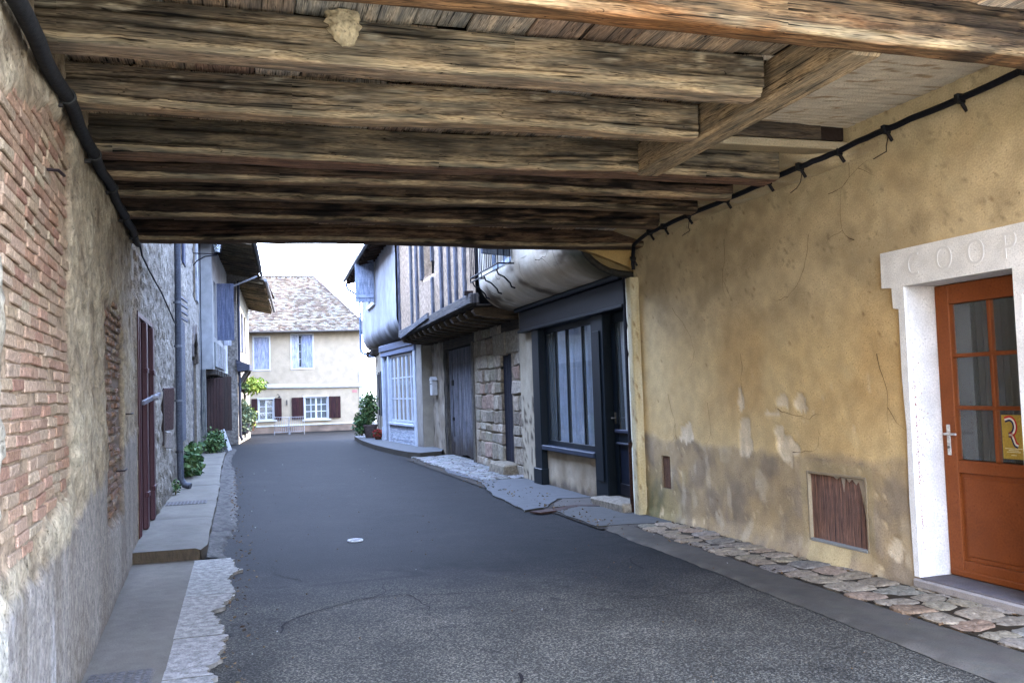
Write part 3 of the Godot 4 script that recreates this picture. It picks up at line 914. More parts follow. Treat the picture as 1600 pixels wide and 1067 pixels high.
# ------------------------------------------------------------------ the passage
func passage_left() -> void:
	var t := thing("brick_patched_wall", "old plastered left wall of the passage with two large patches of bare thin brick", "wall", facade(Vector2(-0.80, -2.6), Vector2(-1.078, -10.5)))
	var in1 := func(s: float, y: float) -> float:      # > 0 inside the first patch
		var n := 0.10 * fa(s * 2.5, y * 2.5, 11.0)
		return minf(minf(s - 1.10 + n, 2.98 - s + n), minf(y - (0.98 + 0.06 * (s - 1.1)) + n, (2.82 + 0.22 * (s - 1.1)) - y + n))
	var in2 := func(s: float, y: float) -> float:
		var n := 0.12 * fa(s * 2.0, y * 2.0, 17.0)
		return minf(minf(s - 4.85 + n, 6.3 - s + n), minf(y - 0.62 + n, 2.42 - y + n))
	var q := g()
	wall(q, 0, 7.9, -0.05, 3.62, 0.036, [], func(s: float, y: float):
		var d := 0.0
		var n1 := fa(s * 1.3, y * 1.3, 1.0)
		var n2 := fa(s * 5.0, y * 5.0, 2.0)
		var cell := absf(ncell.get_noise_2d(s * 5.5 + n1, y * 7.5 + n1))
		var lump := ss(0.0, 0.35, cell + 0.9)
		# lime plaster over rubble
		var tone := clampf(0.5 + 0.75 * n1 + 0.3 * n2, 0, 1)
		gc = C(158, 138, 110).lerp(C(204, 188, 156), tone)
		gc = gc.lerp(C(120, 102, 80), 0.7 * ss(0.15, 0.5, fa(s * 3.0, y * 2.0, 6.0)))
		var bare := ss(-0.15, 0.2, fa(s * 0.8, y * 0.8, 4.0) + 0.3 * ss(3.0, 3.4, s) * ss(5.2, 4.4, s))
		d = 0.026 * n1 + 0.020 * n2 + bare * (0.034 * (ss(0.02, 0.28, -cell + 0.0 if cell < 0 else cell) - 0.4))
		gc *= 1.0 - 0.45 * bare * ss(0.12, 0.02, cell)
		if fa(s * 7.0, y * 7.0, 21.0) > 0.42: d -= 0.02; gc *= 0.6
		# the smooth dado of later render near the ground
		var top := 0.70 + 0.075 * s + 0.10 * fa(s * 1.2, 3.0, 8.0) + 0.05 * fa(s * 5.0, 3.0, 2.0)
		var dado := ss(0.04, -0.03, y - top)
		if dado > 0.0:
			var k := C(160, 150, 138).lerp(C(134, 122, 106), clampf(0.5 + fa(s * 1.6, y * 0.5, 12.0) * 1.2, 0, 1))
			k = k.lerp(C(190, 184, 176), ss(0.1, 0.5, fa(s * 2.2, y * 0.7, 30.0)) * ss(3.0, 1.6, s))
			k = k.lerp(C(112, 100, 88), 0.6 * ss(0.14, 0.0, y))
			gc = gc.lerp(k, dado)
			d = lerpf(d, 0.022 + 0.006 * n1, dado)
		# bare brick: the joint mortar lies back
		var b: float = maxf(in1.call(s, y), in2.call(s, y))
		var inside := ss(-0.03, 0.03, b)
		if inside > 0.0:
			var mo := C(176, 150, 120).lerp(C(150, 126, 100), clampf(0.5 + fa(s * 3.0, y * 3.0, 14.0), 0, 1))
			if s > 4.0: mo = C(128, 108, 88)
			gc = gc.lerp(mo * (1.0 + 0.25 * n2), inside)
			d = lerpf(d, -0.018 + 0.006 * n2, inside)
		# smoother pilaster of plaster up the passage, dirt under the beams
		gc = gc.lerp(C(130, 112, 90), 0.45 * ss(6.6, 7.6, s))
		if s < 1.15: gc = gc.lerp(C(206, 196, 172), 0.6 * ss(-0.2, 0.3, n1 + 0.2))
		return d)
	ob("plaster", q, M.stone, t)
	# bricks, laid one by one
	var y := 0.98
	var count := 0
	var row := 0
	while y < 3.16:
		var s := 1.02 + rng.randf() * 0.18
		while s < 3.0:
			var w := rng.randf_range(0.19, 0.29)
			var inn: float = minf(in1.call(s + 0.02, y + 0.02), in1.call(s + w - 0.02, y + 0.02))
			var gone := rng.randf() < 0.04 or fa(s * 2.0, y * 3.0, 40.0) > 0.45
			if inn > 0.0 and not gone and count < 300:
				var b := g()
				var pick := rng.randf()
				var col := C(184, 150, 122)
				if pick < 0.3: col = C(186, 158, 128)
				elif pick < 0.55: col = C(178, 138, 112)
				elif pick < 0.68: col = C(168, 120, 96)
				elif pick < 0.75: col = C(190, 168, 138)
				b.box(atx(s + w * 0.5, y + 0.021 + 0.012 * fa(s * 0.9, y, 3.0), -0.040 + rng.randf_range(-0.004, 0.004), rng.randf_range(-0.03, 0.03), rng.randf_range(-0.02, 0.02), rng.randf_range(-0.03, 0.03)), Vector3(w - 0.012, 0.047 + rng.randf_range(-0.004, 0.005), 0.07), 0.005, vary(col.lerp(C(176, 148, 116), 0.25), 0.14), 0.003)
				ob("brick", b, M.brick, t)
				count += 1
			s += w
		y += 0.0575
		row += 1
	q = g()
	y = 0.5
	while y < 2.5:
		var s := 4.75 + rng.randf() * 0.15
		while s < 6.4:
			var w := rng.randf_range(0.16, 0.27)
			if minf(in2.call(s, y), in2.call(s + w, y)) > 0.0 and rng.randf() > 0.2:
				var col: Color = [C(132, 102, 82), C(146, 116, 92), C(120, 94, 76), C(140, 122, 100)][rng.randi() % 4]
				q.box(atx(s + w * 0.5, y + 0.025, -0.034 + rng.randf_range(-0.010, 0.010), 0, 0, rng.randf_range(-0.04, 0.04)), Vector3(w - 0.018, 0.046, 0.07), 0.009, vary(col, 0.2), 0.007)
			s += w
		y += 0.066
	stuff(ob("weathered_bricks", q, M.brick, t))
	q = g()    # iron pins left in the wall
	for p in [[5.9, 1.02], [6.7, 1.5], [2.2, 2.75]]:
		q = g()
		q.tube([Vector3(p[0], p[1], -0.02), Vector3(p[0] + 0.01, p[1], 0.05), Vector3(p[0] + 0.14, p[1] + 0.005, 0.06)], 0.008, 6, C(46, 38, 34))
		ob("iron_pin", q, M.iron, t)
	core(t, 0.0, 8.0, 0.0, 7.6, -5.0, -0.30)
	# the big dark conduit
	var pipe := thing("conduit_pipe", "thick dark conduit pipe running along the top of the brick-patched wall", "pipe")
	q = g()
	var pts := []
	for i in 27:
		var z := -2.6 - i * 0.3
		pts.append(Vector3(-0.80 + (z + 2.6) * 0.0352 + 0.062 + 0.008 * sin(i * 1.7), 3.10 + 0.029 * (-z - 2.6) + 0.012 * sin(i * 0.9), z))
	q.tube(pts, 0.036, 14, C(52, 50, 50))
	var cp := ob("tube", q, M.metal, pipe)
	for i in [3, 8, 12, 16, 20, 24]:
		q = g()
		var p: Vector3 = pts[i]
		q.tube([p + Vector3(0, 0, 0.018), p + Vector3(0, 0, -0.018)], 0.043, 14, C(74, 72, 70))
		quadbox(q, p.x - 0.09, p.x - 0.02, p.y - 0.055, p.y - 0.03, p.z - 0.015, p.z + 0.015, C(70, 66, 62))
		ob("bracket", q, M.metal, pipe)

func passage_right() -> void:
	var t := thing("ochre_house", "ochre plastered house wall on the right of the passage with an orange glazed door", "house", facade(Vector2(4.83, -10.45), Vector2(4.95, -2.6)))
	var door := Rect2(4.755, 0.09, 1.0, 2.21)
	var hatch := Rect2(3.40, 0.19, 0.78, 0.60)
	var flap := Rect2(0.56, 0.385, 0.22, 0.385)
	var q := g()
	var patches := [[2.41, 1.05, 0.11, 0.20], [3.12, 0.98, 0.17, 0.14], [3.02, 1.10, 0.09, 0.12], [3.08, 1.42, 0.10, 0.06], [3.34, 1.40, 0.10, 0.07], [2.36, 1.42, 0.05, 0.12], [1.2, 1.05, 0.16, 0.12], [2.9, 1.30, 0.12, 0.03], [4.5, 0.25, 0.09, 0.09]]
	wall(q, 0, 7.85, -0.05, 3.75, 0.03, [door, hatch, flap], func(s: float, y: float):
		var n1 := fa(s * 0.4, y * 0.4, 51.0)
		var n2 := fa(s * 2.2, y * 2.2, 52.0)
		var n3 := fa(s * 7.0, y * 7.0, 53.0)
		var d := 0.012 * n1 + 0.006 * n2
		gc = C(212, 186, 136).lerp(C(200, 168, 114), clampf(0.5 + 0.9 * n1 + 0.12 * n2, 0, 1))
		gc = gc.lerp(C(212, 188, 140), 0.4 * ss(0.1, 0.5, n2))
		# faded and greyer towards the top
		gc = gc.lerp(C(198, 178, 140), 0.85 * ss(1.65, 2.7, y + 0.5 * n1))
		gc = gc.lerp(C(206, 190, 150), 0.6 * ss(2.9, 3.5, y + 0.4 * n2))
		# soot and mould
		var smud := ss(0.05, 0.5, fa(s * 1.1, y * 1.4, 61.0) + 0.35 * exp(-pow((s - 1.3) / 0.9, 2) - pow((y - 2.8) / 0.4, 2)) + 0.38 * exp(-pow((s - 4.5) / 0.8, 2) - pow((y - 2.6) / 0.25, 2)))
		gc = gc.lerp(C(142, 124, 94), 0.42 * smud * ss(1.9, 2.5, y))
		gc = gc.lerp(C(96, 84, 66), 0.45 * ss(0.30, 0.5, fa(s * 11.0, y * 11.0, 64.0)) * ss(2.0, 2.5, y) * ss(-0.1, 0.3, n2 + 0.1))
		gc = gc.lerp(C(186, 148, 94), 0.45 * ss(0.0, 0.45, fa(s * 0.6, y * 0.3, 66.0)) * ss(1.0, 1.5, y) * ss(2.6, 2.0, y))
		# the cement dado: grey, streaked, blotched
		var top := 0.92 + 0.05 * fa(s * 1.1, 2.0, 70.0) + 0.03 * fa(s * 6.0, 2.0, 71.0) + 0.10 * ss(0.7, 0.0, s) + 0.12 * exp(-pow((s - 1.2) / 0.3, 2))
		var dado := ss(0.05, -0.04, y - top + 0.05 * n2) * (0.62 + 0.3 * ss(-0.3, 0.3, n2))
		if dado > 0.0:
			var k := C(156, 140, 118).lerp(C(130, 116, 98), clampf(0.5 + 1.1 * fa(s * 1.4, y * 0.8, 72.0), 0, 1))
			k = k.lerp(C(172, 148, 110), 0.6 * ss(0.10, 0.42, fa(s * 1.5, y * 1.7, 73.0) + 0.2 * exp(-pow((s - 1.9) / 0.5, 2))))
			k = k.lerp(C(118, 106, 92), 0.6 * ss(0.05, 0.45, fa(s * 2.8, y * 0.5, 74.0) + 0.15 * exp(-pow((s - 2.9) / 0.5, 2))))
			k = k.lerp(C(196, 182, 156), 0.6 * ss(0.2, 0.45, fa(s * 3.2, y * 1.6, 75.0)))
			k = k.lerp(C(88, 92, 58), 0.8 * ss(1.5, 0.4, s + 0.5 * n2) * ss(0.75, 0.2, y + 0.3 * n2))
			gc = gc.lerp(k, dado)
			d += 0.008 * dado + 0.006 * dado * n3
		# places where the skin has fallen
		for p in patches:
			var r := Vector2((s - p[0]) / p[2], (y - p[1]) / p[3]).length() + 0.75 * fa(s * 6.0, y * 6.0, 80.0)
			var f := 0.8 * ss(1.0, 0.93, r)
			if f > 0.0:
				gc = gc.lerp(C(222, 204, 172) * (1.0 + 0.2 * n3), f)
				d -= 0.012 * f
		var chips := ss(0.40, 0.46, fa(s * 6.0, y * 6.0, 85.0)) * ss(2.0, 1.2, y) * ss(0.0, 0.4, n1 + 0.25)
		gc = gc.lerp(C(214, 190, 148), 0.75 * chips)
		d -= 0.006 * chips
		if fa(s * 12.0, y * 12.0, 88.0) > 0.62: gc = gc.lerp(C(120, 90, 62), 0.6); d -= 0.006
		# swelling at the foot
		d += 0.05 * ss(0.22, 0.0, y + 0.08 * n2) * ss(1.5, 2.4, s) * ss(4.3, 3.6, s) + 0.02 * ss(0.12, 0.02, y)
		# fresh mortar round the hatch
		if s > 3.30 and s < 4.28 and y > 0.10 and y < 0.90: gc = gc.lerp(C(178, 160, 118), 0.7 * (0.6 + 0.4 * n2))
		if s > 3.44 and s < 3.98 and y < 0.17: gc = gc.lerp(C(192, 172, 128), 0.8)
		gc *= 1.08 + 0.08 * n3
		return d)
	reveal(q, door, 0.30, C(222, 219, 214), false)
	reveal(q, hatch, 0.05, C(150, 138, 118))
	reveal(q, flap, 0.04, C(120, 104, 84))
	ob("plaster", q, M.plaster, t)
	q = g()
	var on_wall := func(a: Vector2) -> Vector3: return Vector3(a.x, a.y, 0.012 * fa(a.x * 0.4, a.y * 0.4, 51.0) + 0.006 * fa(a.x * 2.2, a.y * 2.2, 52.0) + 0.004)
	for c in [[1.0, 2.5, -1.2, 0.9], [2.4, 1.9, -1.5, 0.6], [3.0, 1.35, -0.3, 0.5], [3.6, 2.9, -1.9, 0.9], [2.2, 3.1, -1.4, 0.8], [4.2, 2.75, 2.6, 0.6], [1.7, 1.4, -1.0, 0.5], [3.2, 0.95, 0.2, 0.4], [4.4, 1.8, -1.7, 0.7], [0.8, 1.5, -1.3, 0.7], [3.9, 3.2, 0.4, 0.6]]:
		crack(q, Vector2(c[0], c[1]), c[2], c[3], 0.006, C(92, 74, 52), on_wall, Vector3.BACK, 2)
	stuff(ob("hairline_cracks", q, M.plaster, t))
	# plaster cove under the beam ends
	q = g()
	sheet(q, 60, 10, func(u: float, v: float):
		var s := -0.07 + u * 4.62
		var w := 0.47 * ss(4.25, 3.85, s + 0.06 * fa(s * 3.0, 1.0, 90.0))
		if s < 1.0: w *= 1.0 - 0.0 * s
		var n := fa(s * 2.5, v * 1.5, 91.0)
		gc = C(212, 192, 150).lerp(C(184, 164, 128), clampf(0.45 + 1.1 * n, 0, 1))
		gc = gc.lerp(C(214, 200, 168), ss(0.25, 0.5, fa(s * 4.0, v * 3.0, 93.0)))
		return Vector3(s, lerpf(3.40, 3.54 + 0.03 * ss(4.05, 4.5, s), v) + 0.012 * n + 0.03 * sin(v * PI) * -0.4, w * v + 0.004 + 0.02 * n * v))
	ob("cove", q, M.plaster, t)
	q = g()
	q.slab(PackedVector2Array([Vector2(0.0, 3.08), Vector2(-0.06, 3.12), Vector2(-0.5, 3.28), Vector2(-0.8, 3.36), Vector2(-0.8, 3.60), Vector2(0.02, 3.60)]), 0.08, Transform3D(Basis(Vector3.FORWARD, Vector3.UP, Vector3.RIGHT), Vector3(0.0, 0, 0)), C(196, 164, 104), C(170, 140, 92))
	ob("end_bracket", q, M.plaster, t)
	# the boxed cream pipe at the corner
	q = g()
	sheet(q, 50, 12, func(u: float, v: float):
		var y := u * 2.97
		var k := v * 3.0
		var nick := 0.012 * ss(0.25, 0.5, fa(y * 6.0, k * 2.0, 95.0))
		gc = C(196, 184, 152).lerp(C(176, 156, 112), clampf(0.5 + fa(y * 1.2, k, 96.0), 0, 1))
		if k < 1.1: gc = C(232, 224, 204)
		if nick > 0.009: gc = C(140, 118, 84)
		gc *= 1.0 - 0.4 * ss(0.5, 0.0, y) * clampf(0.5 + fa(y * 5.0, k, 97.0), 0, 1)
		var p: Vector2
		if k < 1.0: p = Vector2(-0.01, 0.11 * k)
		elif k < 2.0: p = Vector2(-0.01 + 0.15 * (k - 1.0), 0.11)
		else: p = Vector2(0.14, 0.11 * (3.0 - k))
		return Vector3(p.x + 0.006 * fa(y * 1.5, k, 98.0), y, p.y + 0.006 - nick), Vector3.BACK)
	ob("boxed_pipe", q, M.smooth_plaster, t)
	# white surround with its stepped shoulder, and the ghost of old lettering
	q = g()
	var o := PackedVector2Array()
	for p in [[4.70, 0.10], [4.755, 0.10], [4.755, 2.30], [5.755, 2.30], [5.755, 0.10], [5.81, 0.10], [5.82, 2.12], [5.88, 2.13], [5.885, 2.29], [5.98, 2.30], [5.99, 2.585], [4.52, 2.585], [4.515, 2.31], [4.625, 2.30], [4.63, 2.14], [4.69, 2.13], [4.685, 1.6], [4.705, 1.2], [4.69, 0.7]]: o.append(Vector2(p[0], p[1]))
	q.slab(o, 0.03, at(0, 0, 0.022), C(238, 235, 229))
	var sur := ob("white_surround", q, M.paint, t)
	var sf := SystemFont.new()
	sf.font_names = PackedStringArray(["Droid Sans"])
	var letter := StandardMaterial3D.new()
	letter.albedo_color = Color(0.785, 0.775, 0.755); letter.roughness = 0.9
	for l in [["C", 4.86], ["O", 5.17], ["O", 5.46], ["P", 5.74]]:
		var tm := TextMesh.new()
		tm.font = sf
		tm.text = l[0]
		tm.font_size = 28
		tm.pixel_size = 0.0085
		tm.depth = 0.002
		obm("faded_letter", tm, letter, sur, Transform3D(Basis.from_scale(Vector3(1.05, 1, 1)), Vector3(l[1], 2.45, 0.0232)))
	# specks of red under the flaked white of the jamb
	q = g()
	for i in 90:
		var y := clampf(1.05 + rng.randfn(0.0, 0.33), 0.35, 1.75)
		var a := rng.randf_range(0.003, 0.011)
		q.poly([Vector3(4.7565, y, -0.02), Vector3(4.7565, y + a, -0.02 - a), Vector3(4.7565, y + a * 0.4, -0.02 - a * 2.0)].map(func(p): return p + Vector3(0, 0, -absf(rng.randfn(0, 0.035)) * 0.0)), C(150, 84, 72), Vector3.RIGHT)
	for i in 70:
		var y := clampf(1.0 + rng.randfn(0.0, 0.3), 0.3, 1.9)
		var z := -absf(rng.randfn(0.0, 0.07)) - 0.002
		var a := rng.randf_range(0.003, 0.009)
		q.poly([Vector3(4.7572, y, z), Vector3(4.7572, y + a, z - a), Vector3(4.7572, y - a * 0.4, z - a * 1.5)], C(150, 92, 80), Vector3.RIGHT)
	stuff(ob("paint_flakes", q, M.paint, t))
	# threshold: slate on the step
	q = g()
	quadbox(q, 4.74, 5.77, 0.0, 0.085, -0.34, 0.012, C(120, 112, 104), 0.01)
	quadbox(q, 4.70, 5.80, 0.02, 0.088, -0.004, 0.045, C(150, 142, 134), 0.012)
	ob("doorstep", q, M.concrete, t)
	q = g()
	quadbox(q, 4.757, 5.753, 0.085, 0.10, -0.28, 0.02, C(104, 98, 98), 0.004)
	ob("threshold", q, M.concrete, t)
	glazed_door(t, 4.76, 0.105, -0.28)
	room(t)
	# the two metal or board covers in the dado
	q = g()
	var pale := C(190, 180, 166)
	q.poly([Vector3(3.40, 0.19, -0.04), Vector3(4.18, 0.19, -0.04), Vector3(4.18, 0.79, -0.04), Vector3(3.40, 0.79, -0.04)], pale, Vector3.BACK)
	var hp := ob("hatch", q, M.paint, t)
	q = g()
	var rag := PackedVector2Array([Vector2(3.415, 0.205), Vector2(4.165, 0.205)])
	for p in [[4.165, 0.40], [4.15, 0.46], [4.155, 0.60], [4.13, 0.50], [4.12, 0.40], [4.10, 0.55], [4.07, 0.68], [4.05, 0.745], [4.02, 0.715], [3.97, 0.76], [3.93, 0.73], [3.89, 0.765], [3.875, 0.70], [3.86, 0.62], [3.845, 0.70], [3.82, 0.77], [3.77, 0.745], [3.72, 0.765], [3.60, 0.77], [3.52, 0.765], [3.415, 0.778]]: rag.append(Vector2(p[0], p[1]))
	q.slab(rag, 0.006, at(0, 0, -0.03), C(136, 104, 90))
	for i in q.uv.size(): q.uv[i] = Vector2(q.uv[i].y, q.uv[i].x)
	ob("peeling_board", q, M.board, hp)
	q = g()
	for f in [[3.39, 3.415, 0.18, 0.80], [4.165, 4.19, 0.18, 0.80]]: quadbox(q, f[0], f[1], f[2], f[3], -0.045, 0.004, C(150, 134, 108))
	quadbox(q, 3.415, 4.165, 0.775, 0.80, -0.045, 0.003, C(150, 134, 108)); quadbox(q, 3.415, 4.165, 0.18, 0.205, -0.045, 0.006, C(140, 142, 138))
	ob("hatch_frame", q, M.paint, hp)
	q = g()
	quadbox(q, 0.565, 0.775, 0.39, 0.765, -0.05, -0.02, C(112, 84, 66), 0.003)
	ob("small_hatch", q, M.board, t)
	# masses of the house behind the wall
	core(t, 0.02, 4.2, 0.0, 3.2, -6.0, -0.12)
	core(t, 0.02, 7.83, 3.8, 7.6, -7.0, -0.01, C(190, 160, 110))
	core(t, 0.02, 7.83, 2.75, 3.75, -6.0, -0.12)
	core(t, 6.3, 7.83, 0.0, 2.7, -6.0, -0.12)
	core(t, 0.02, 7.83, 0.0, 7.5, -7.0, -6.05)
	q = g()
	q.poly([Vector3(-0.2, 7.5, 0.4), Vector3(8.1, 7.5, 0.4), Vector3(8.1, 10.2, -3.5), Vector3(-0.2, 10.2, -3.5)], C(160, 120, 96), Vector3(0, 1, 1))
	q.poly([Vector3(-0.2, 7.5, -7.4), Vector3(8.1, 7.5, -7.4), Vector3(8.1, 10.2, -3.5), Vector3(-0.2, 10.2, -3.5)], C(160, 120, 96), Vector3(0, 1, -1))
	q.poly([Vector3(-0.2, 7.5, 0.4), Vector3(-0.2, 10.2, -3.5), Vector3(-0.2, 7.5, -7.4)], C(190, 160, 110), Vector3.LEFT)
	q.poly([Vector3(8.1, 7.5, 0.4), Vector3(8.1, 10.2, -3.5), Vector3(8.1, 7.5, -7.4)], C(190, 160, 110), Vector3.RIGHT)
	ob("roof", q, M.tile, t)
	# the black cable under the beams
	var cab := thing("black_cable", "black cable clipped along the top of the ochre wall, bending down at the far corner", "cable")
	q = g()
	var pts := []
	var xf := t.transform
	var key := [[7.85, 3.60, 0.04], [5.956, 3.553, 0.040], [5.424, 3.544, 0.040], [4.796, 3.531, 0.045], [4.373, 3.518, 0.060], [4.126, 3.489, 0.120], [3.940, 3.437, 0.240], [3.684, 3.400, 0.320], [3.315, 3.385, 0.340], [2.641, 3.374, 0.340], [1.816, 3.368, 0.320], [1.310, 3.372, 0.290], [0.847, 3.392, 0.220], [0.33, 3.34, 0.14], [0.22, 3.25, 0.10], [0.18, 3.15, 0.09], [0.17, 3.02, 0.08]]
	for i in key.size() - 1:
		for j in 4:
			var f := j / 4.0
			pts.append(xf * Vector3(lerpf(key[i][0], key[i + 1][0], f), lerpf(key[i][1], key[i + 1][1], f) + 0.006 * sin(i * 2.0 + j), lerpf(key[i][2], key[i + 1][2], f)))
	q.tube(pts, 0.024, 10, C(30, 30, 32))
	ob("sheath", q, M.iron, cab)
	for k in [4, 8, 13, 19, 25, 30, 35, 39, 43, 47, 58]:
		q = g()
		var p: Vector3 = pts[k]
		var dirv: Vector3 = (pts[k + 1] - pts[k]).normalized()
		q.bar(p - dirv * 0.02, p + dirv * 0.02, 0.07, 0.065, C(34, 32, 32))
		q.tube([p, p + Vector3(0.03, -0.05, 0), p + Vector3(0.05, -0.09, 0.01)], 0.014, 6, C(36, 34, 34))
		if k in [13, 25, 39]:
			q.tube([p + Vector3(0.02, -0.05, 0), p + Vector3(0.03, -0.12, -0.04), p + Vector3(0.03, -0.16, -0.1 + 0.02 * (k % 5)), p + Vector3(0.035, -0.18, -0.2)], 0.004, 5, C(70, 58, 48))
		ob("clip", q, M.iron, cab)

func glazed_door(t: Node, x: float, y: float, z: float) -> void:
	var col := C(130, 72, 37)
	var q := g()
	var W := 0.99
	var H := 2.19
	var z1 := z + 0.02
	quadbox(q, x, x + 0.135, y, y + H, z - 0.04, z1, col, 0.006)
	quadbox(q, x + W - 0.135, x + W, y, y + H, z - 0.04, z1, col, 0.006)
	quadbox(q, x + 0.135, x + W - 0.135, y + H - 0.15, y + H, z - 0.04, z1 - 0.001, col, 0.006)
	quadbox(q, x + 0.135, x + W - 0.135, y + 0.77, y + 0.865, z - 0.04, z1 - 0.001, col, 0.006)
	quadbox(q, x + 0.135, x + W - 0.135, y, y + 0.12, z - 0.04, z1 - 0.001, col, 0.006)
	quadbox(q, x + 0.02, x + W - 0.02, y, y + 0.05, z1 - 0.001, z1 + 0.018, col, 0.008)
	var d := ob("glazed_door", q, M.gloss, t)
	q = g()
	quadbox(q, x + 0.135, x + W - 0.135, y + 0.12, y + 0.77, z - 0.03, z - 0.006, col, 0.002)
	quadbox(q, x + 0.17, x + W - 0.17, y + 0.155, y + 0.735, z - 0.006, z + 0.004, col, 0.01)
	ob("lower_panel", q, M.gloss, d)
	q = g()
	var x0 := x + 0.135
	var iw := W - 0.27
	var y0 := y + 0.865
	var ih := H - 0.15 - 0.865
	quadbox(q, x0 + iw * 0.5 - 0.017, x0 + iw * 0.5 + 0.017, y0, y0 + ih, z - 0.03, z + 0.012, col, 0.006)
	for k in [1, 2]: quadbox(q, x0, x0 + iw, y0 + ih * k / 3.0 - 0.015, y0 + ih * k / 3.0 + 0.015, z - 0.03, z + 0.011, col, 0.006)
	ob("glazing_bars", q, M.gloss, d)
	for i in 2:
		for j in 3:
			q = g()
			var a := x0 + iw * i / 2.0 + 0.01
			var b := x0 + iw * (i + 1) / 2.0 - 0.01
			q.poly([Vector3(a, y0 + ih * j / 3.0 + 0.008, z - 0.01), Vector3(b, y0 + ih * j / 3.0 + 0.008, z - 0.01), Vector3(b, y0 + ih * (j + 1) / 3.0 - 0.008, z - 0.01), Vector3(a, y0 + ih * (j + 1) / 3.0 - 0.008, z - 0.01)], Color.WHITE, Vector3.BACK)
			ob("pane", q, M.glass, d)
	q = g()    # handle: a plate and a lever
	var steel := C(206, 204, 198)
	quadbox(q, x + 0.05, x + 0.085, y + 0.90, y + 1.13, z1, z1 + 0.008, steel, 0.003)
	q.tube([Vector3(x + 0.067, y + 1.06, z1 + 0.005), Vector3(x + 0.067, y + 1.06, z1 + 0.05), Vector3(x + 0.08, y + 1.06, z1 + 0.055), Vector3(x + 0.19, y + 1.062, z1 + 0.055)], 0.009, 8, steel)
	q.tube([Vector3(x + 0.067, y + 0.96, z1 + 0.005), Vector3(x + 0.067, y + 0.96, z1 + 0.014)], 0.011, 8, C(120, 116, 108))
	ob("handle", q, M.metal, d)
	# the gilt plaque behind the pane with a three-coloured R
	q = g()
	var px := x0 + iw * 0.5 + 0.045
	var py := y0 + 0.035
	quadbox(q, px, px + 0.185, py, py + 0.31, z - 0.006, z - 0.001, C(176, 150, 70), 0.001)
	var sign := ob("gilt_sign", q, M.gloss, d)
	var stem := [Vector2(0.03, 0.275), Vector2(0.075, 0.285), Vector2(0.105, 0.265), Vector2(0.115, 0.225), Vector2(0.098, 0.185), Vector2(0.062, 0.165)]
	var leg := [Vector2(0.06, 0.172), Vector2(0.085, 0.165), Vector2(0.10, 0.135), Vector2(0.112, 0.105), Vector2(0.135, 0.095)]
	var look := [[C(30, 36, 84), -0.013], [C(240, 238, 232), 0.0], [C(190, 44, 52), 0.013]]
	for k in 3:
		q = g()
		for path in [stem, leg]:
			ribbon(q, path, look[k][1], 0.0135, Vector3(px, py, z + 0.0005), look[k][0])
		ob("emblem", q, M.gloss, sign)
	q = g()
	for l in [[0.02, 0.165, 0.072], [0.05, 0.135, 0.060], [0.035, 0.15, 0.048], [0.07, 0.115, 0.026]]: quadbox(q, px + l[0], px + l[1], py + l[2], py + l[2] + 0.004, z - 0.001, z + 0.0003, C(236, 228, 196), 0.0)
	ob("print_line", q, M.gloss, sign)

func ribbon(q: G, path: Array, off: float, w: float, o: Vector3, col: Color) -> void:
	var pts := []
	for i in path.size() - 1:
		var p0: Vector2 = path[maxi(i - 1, 0)]
		var p3: Vector2 = path[mini(i + 2, path.size() - 1)]
		for j in 6: pts.append(path[i].cubic_interpolate(path[i + 1], p0, p3, j / 6.0))
	pts.append(path[-1])
	for i in pts.size() - 1:
		var a: Vector2 = pts[i]
		var b: Vector2 = pts[i + 1]
		var ta: Vector2 = (pts[mini(i + 1, pts.size() - 1)] - pts[maxi(i - 1, 0)]).normalized()
		var tb: Vector2 = (pts[mini(i + 2, pts.size() - 1)] - a).normalized()
		var na2 := Vector2(-ta.y, ta.x)
		var nb2 := Vector2(-tb.y, tb.x)
		var v := [a + na2 * (off - w * 0.5), b + nb2 * (off - w * 0.5), b + nb2 * (off + w * 0.5), a + na2 * (off + w * 0.5)]
		q.poly(v.map(func(p): return o + Vector3(p.x, p.y, 0)), col, Vector3.BACK)

func room(t: Node) -> void:      # the small room behind the glazed door, in the wall's axes
	var q := g()
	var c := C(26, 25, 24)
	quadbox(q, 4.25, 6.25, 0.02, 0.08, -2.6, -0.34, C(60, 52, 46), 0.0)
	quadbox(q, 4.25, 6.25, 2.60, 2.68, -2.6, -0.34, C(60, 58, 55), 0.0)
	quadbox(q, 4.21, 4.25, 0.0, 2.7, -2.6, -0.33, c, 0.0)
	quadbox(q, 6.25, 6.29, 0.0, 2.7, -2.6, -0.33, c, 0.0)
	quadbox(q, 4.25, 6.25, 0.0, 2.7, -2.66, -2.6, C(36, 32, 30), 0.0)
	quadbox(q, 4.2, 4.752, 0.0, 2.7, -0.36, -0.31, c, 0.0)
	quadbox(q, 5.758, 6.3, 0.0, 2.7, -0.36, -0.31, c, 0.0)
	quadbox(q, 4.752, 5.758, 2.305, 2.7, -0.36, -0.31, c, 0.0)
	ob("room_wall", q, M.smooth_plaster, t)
	q = g()
	sheet(q, 40, 2, func(u: float, v: float):
		gc = C(58, 57, 56)
		return Vector3(4.86 + u * 0.14 + 0.0 * v, lerpf(0.12, 2.5, v), -0.55 - 0.25 * u + 0.015 * sin(u * 40.0)))
	sheet(q, 40, 2, func(u: float, v: float):
		gc = C(74, 48, 48)
		return Vector3(5.02 + u * 0.1, lerpf(0.12, 2.5, v), -0.85 - 0.25 * u + 0.012 * sin(u * 30.0)))
	ob("curtain", q, M.cloth, t)

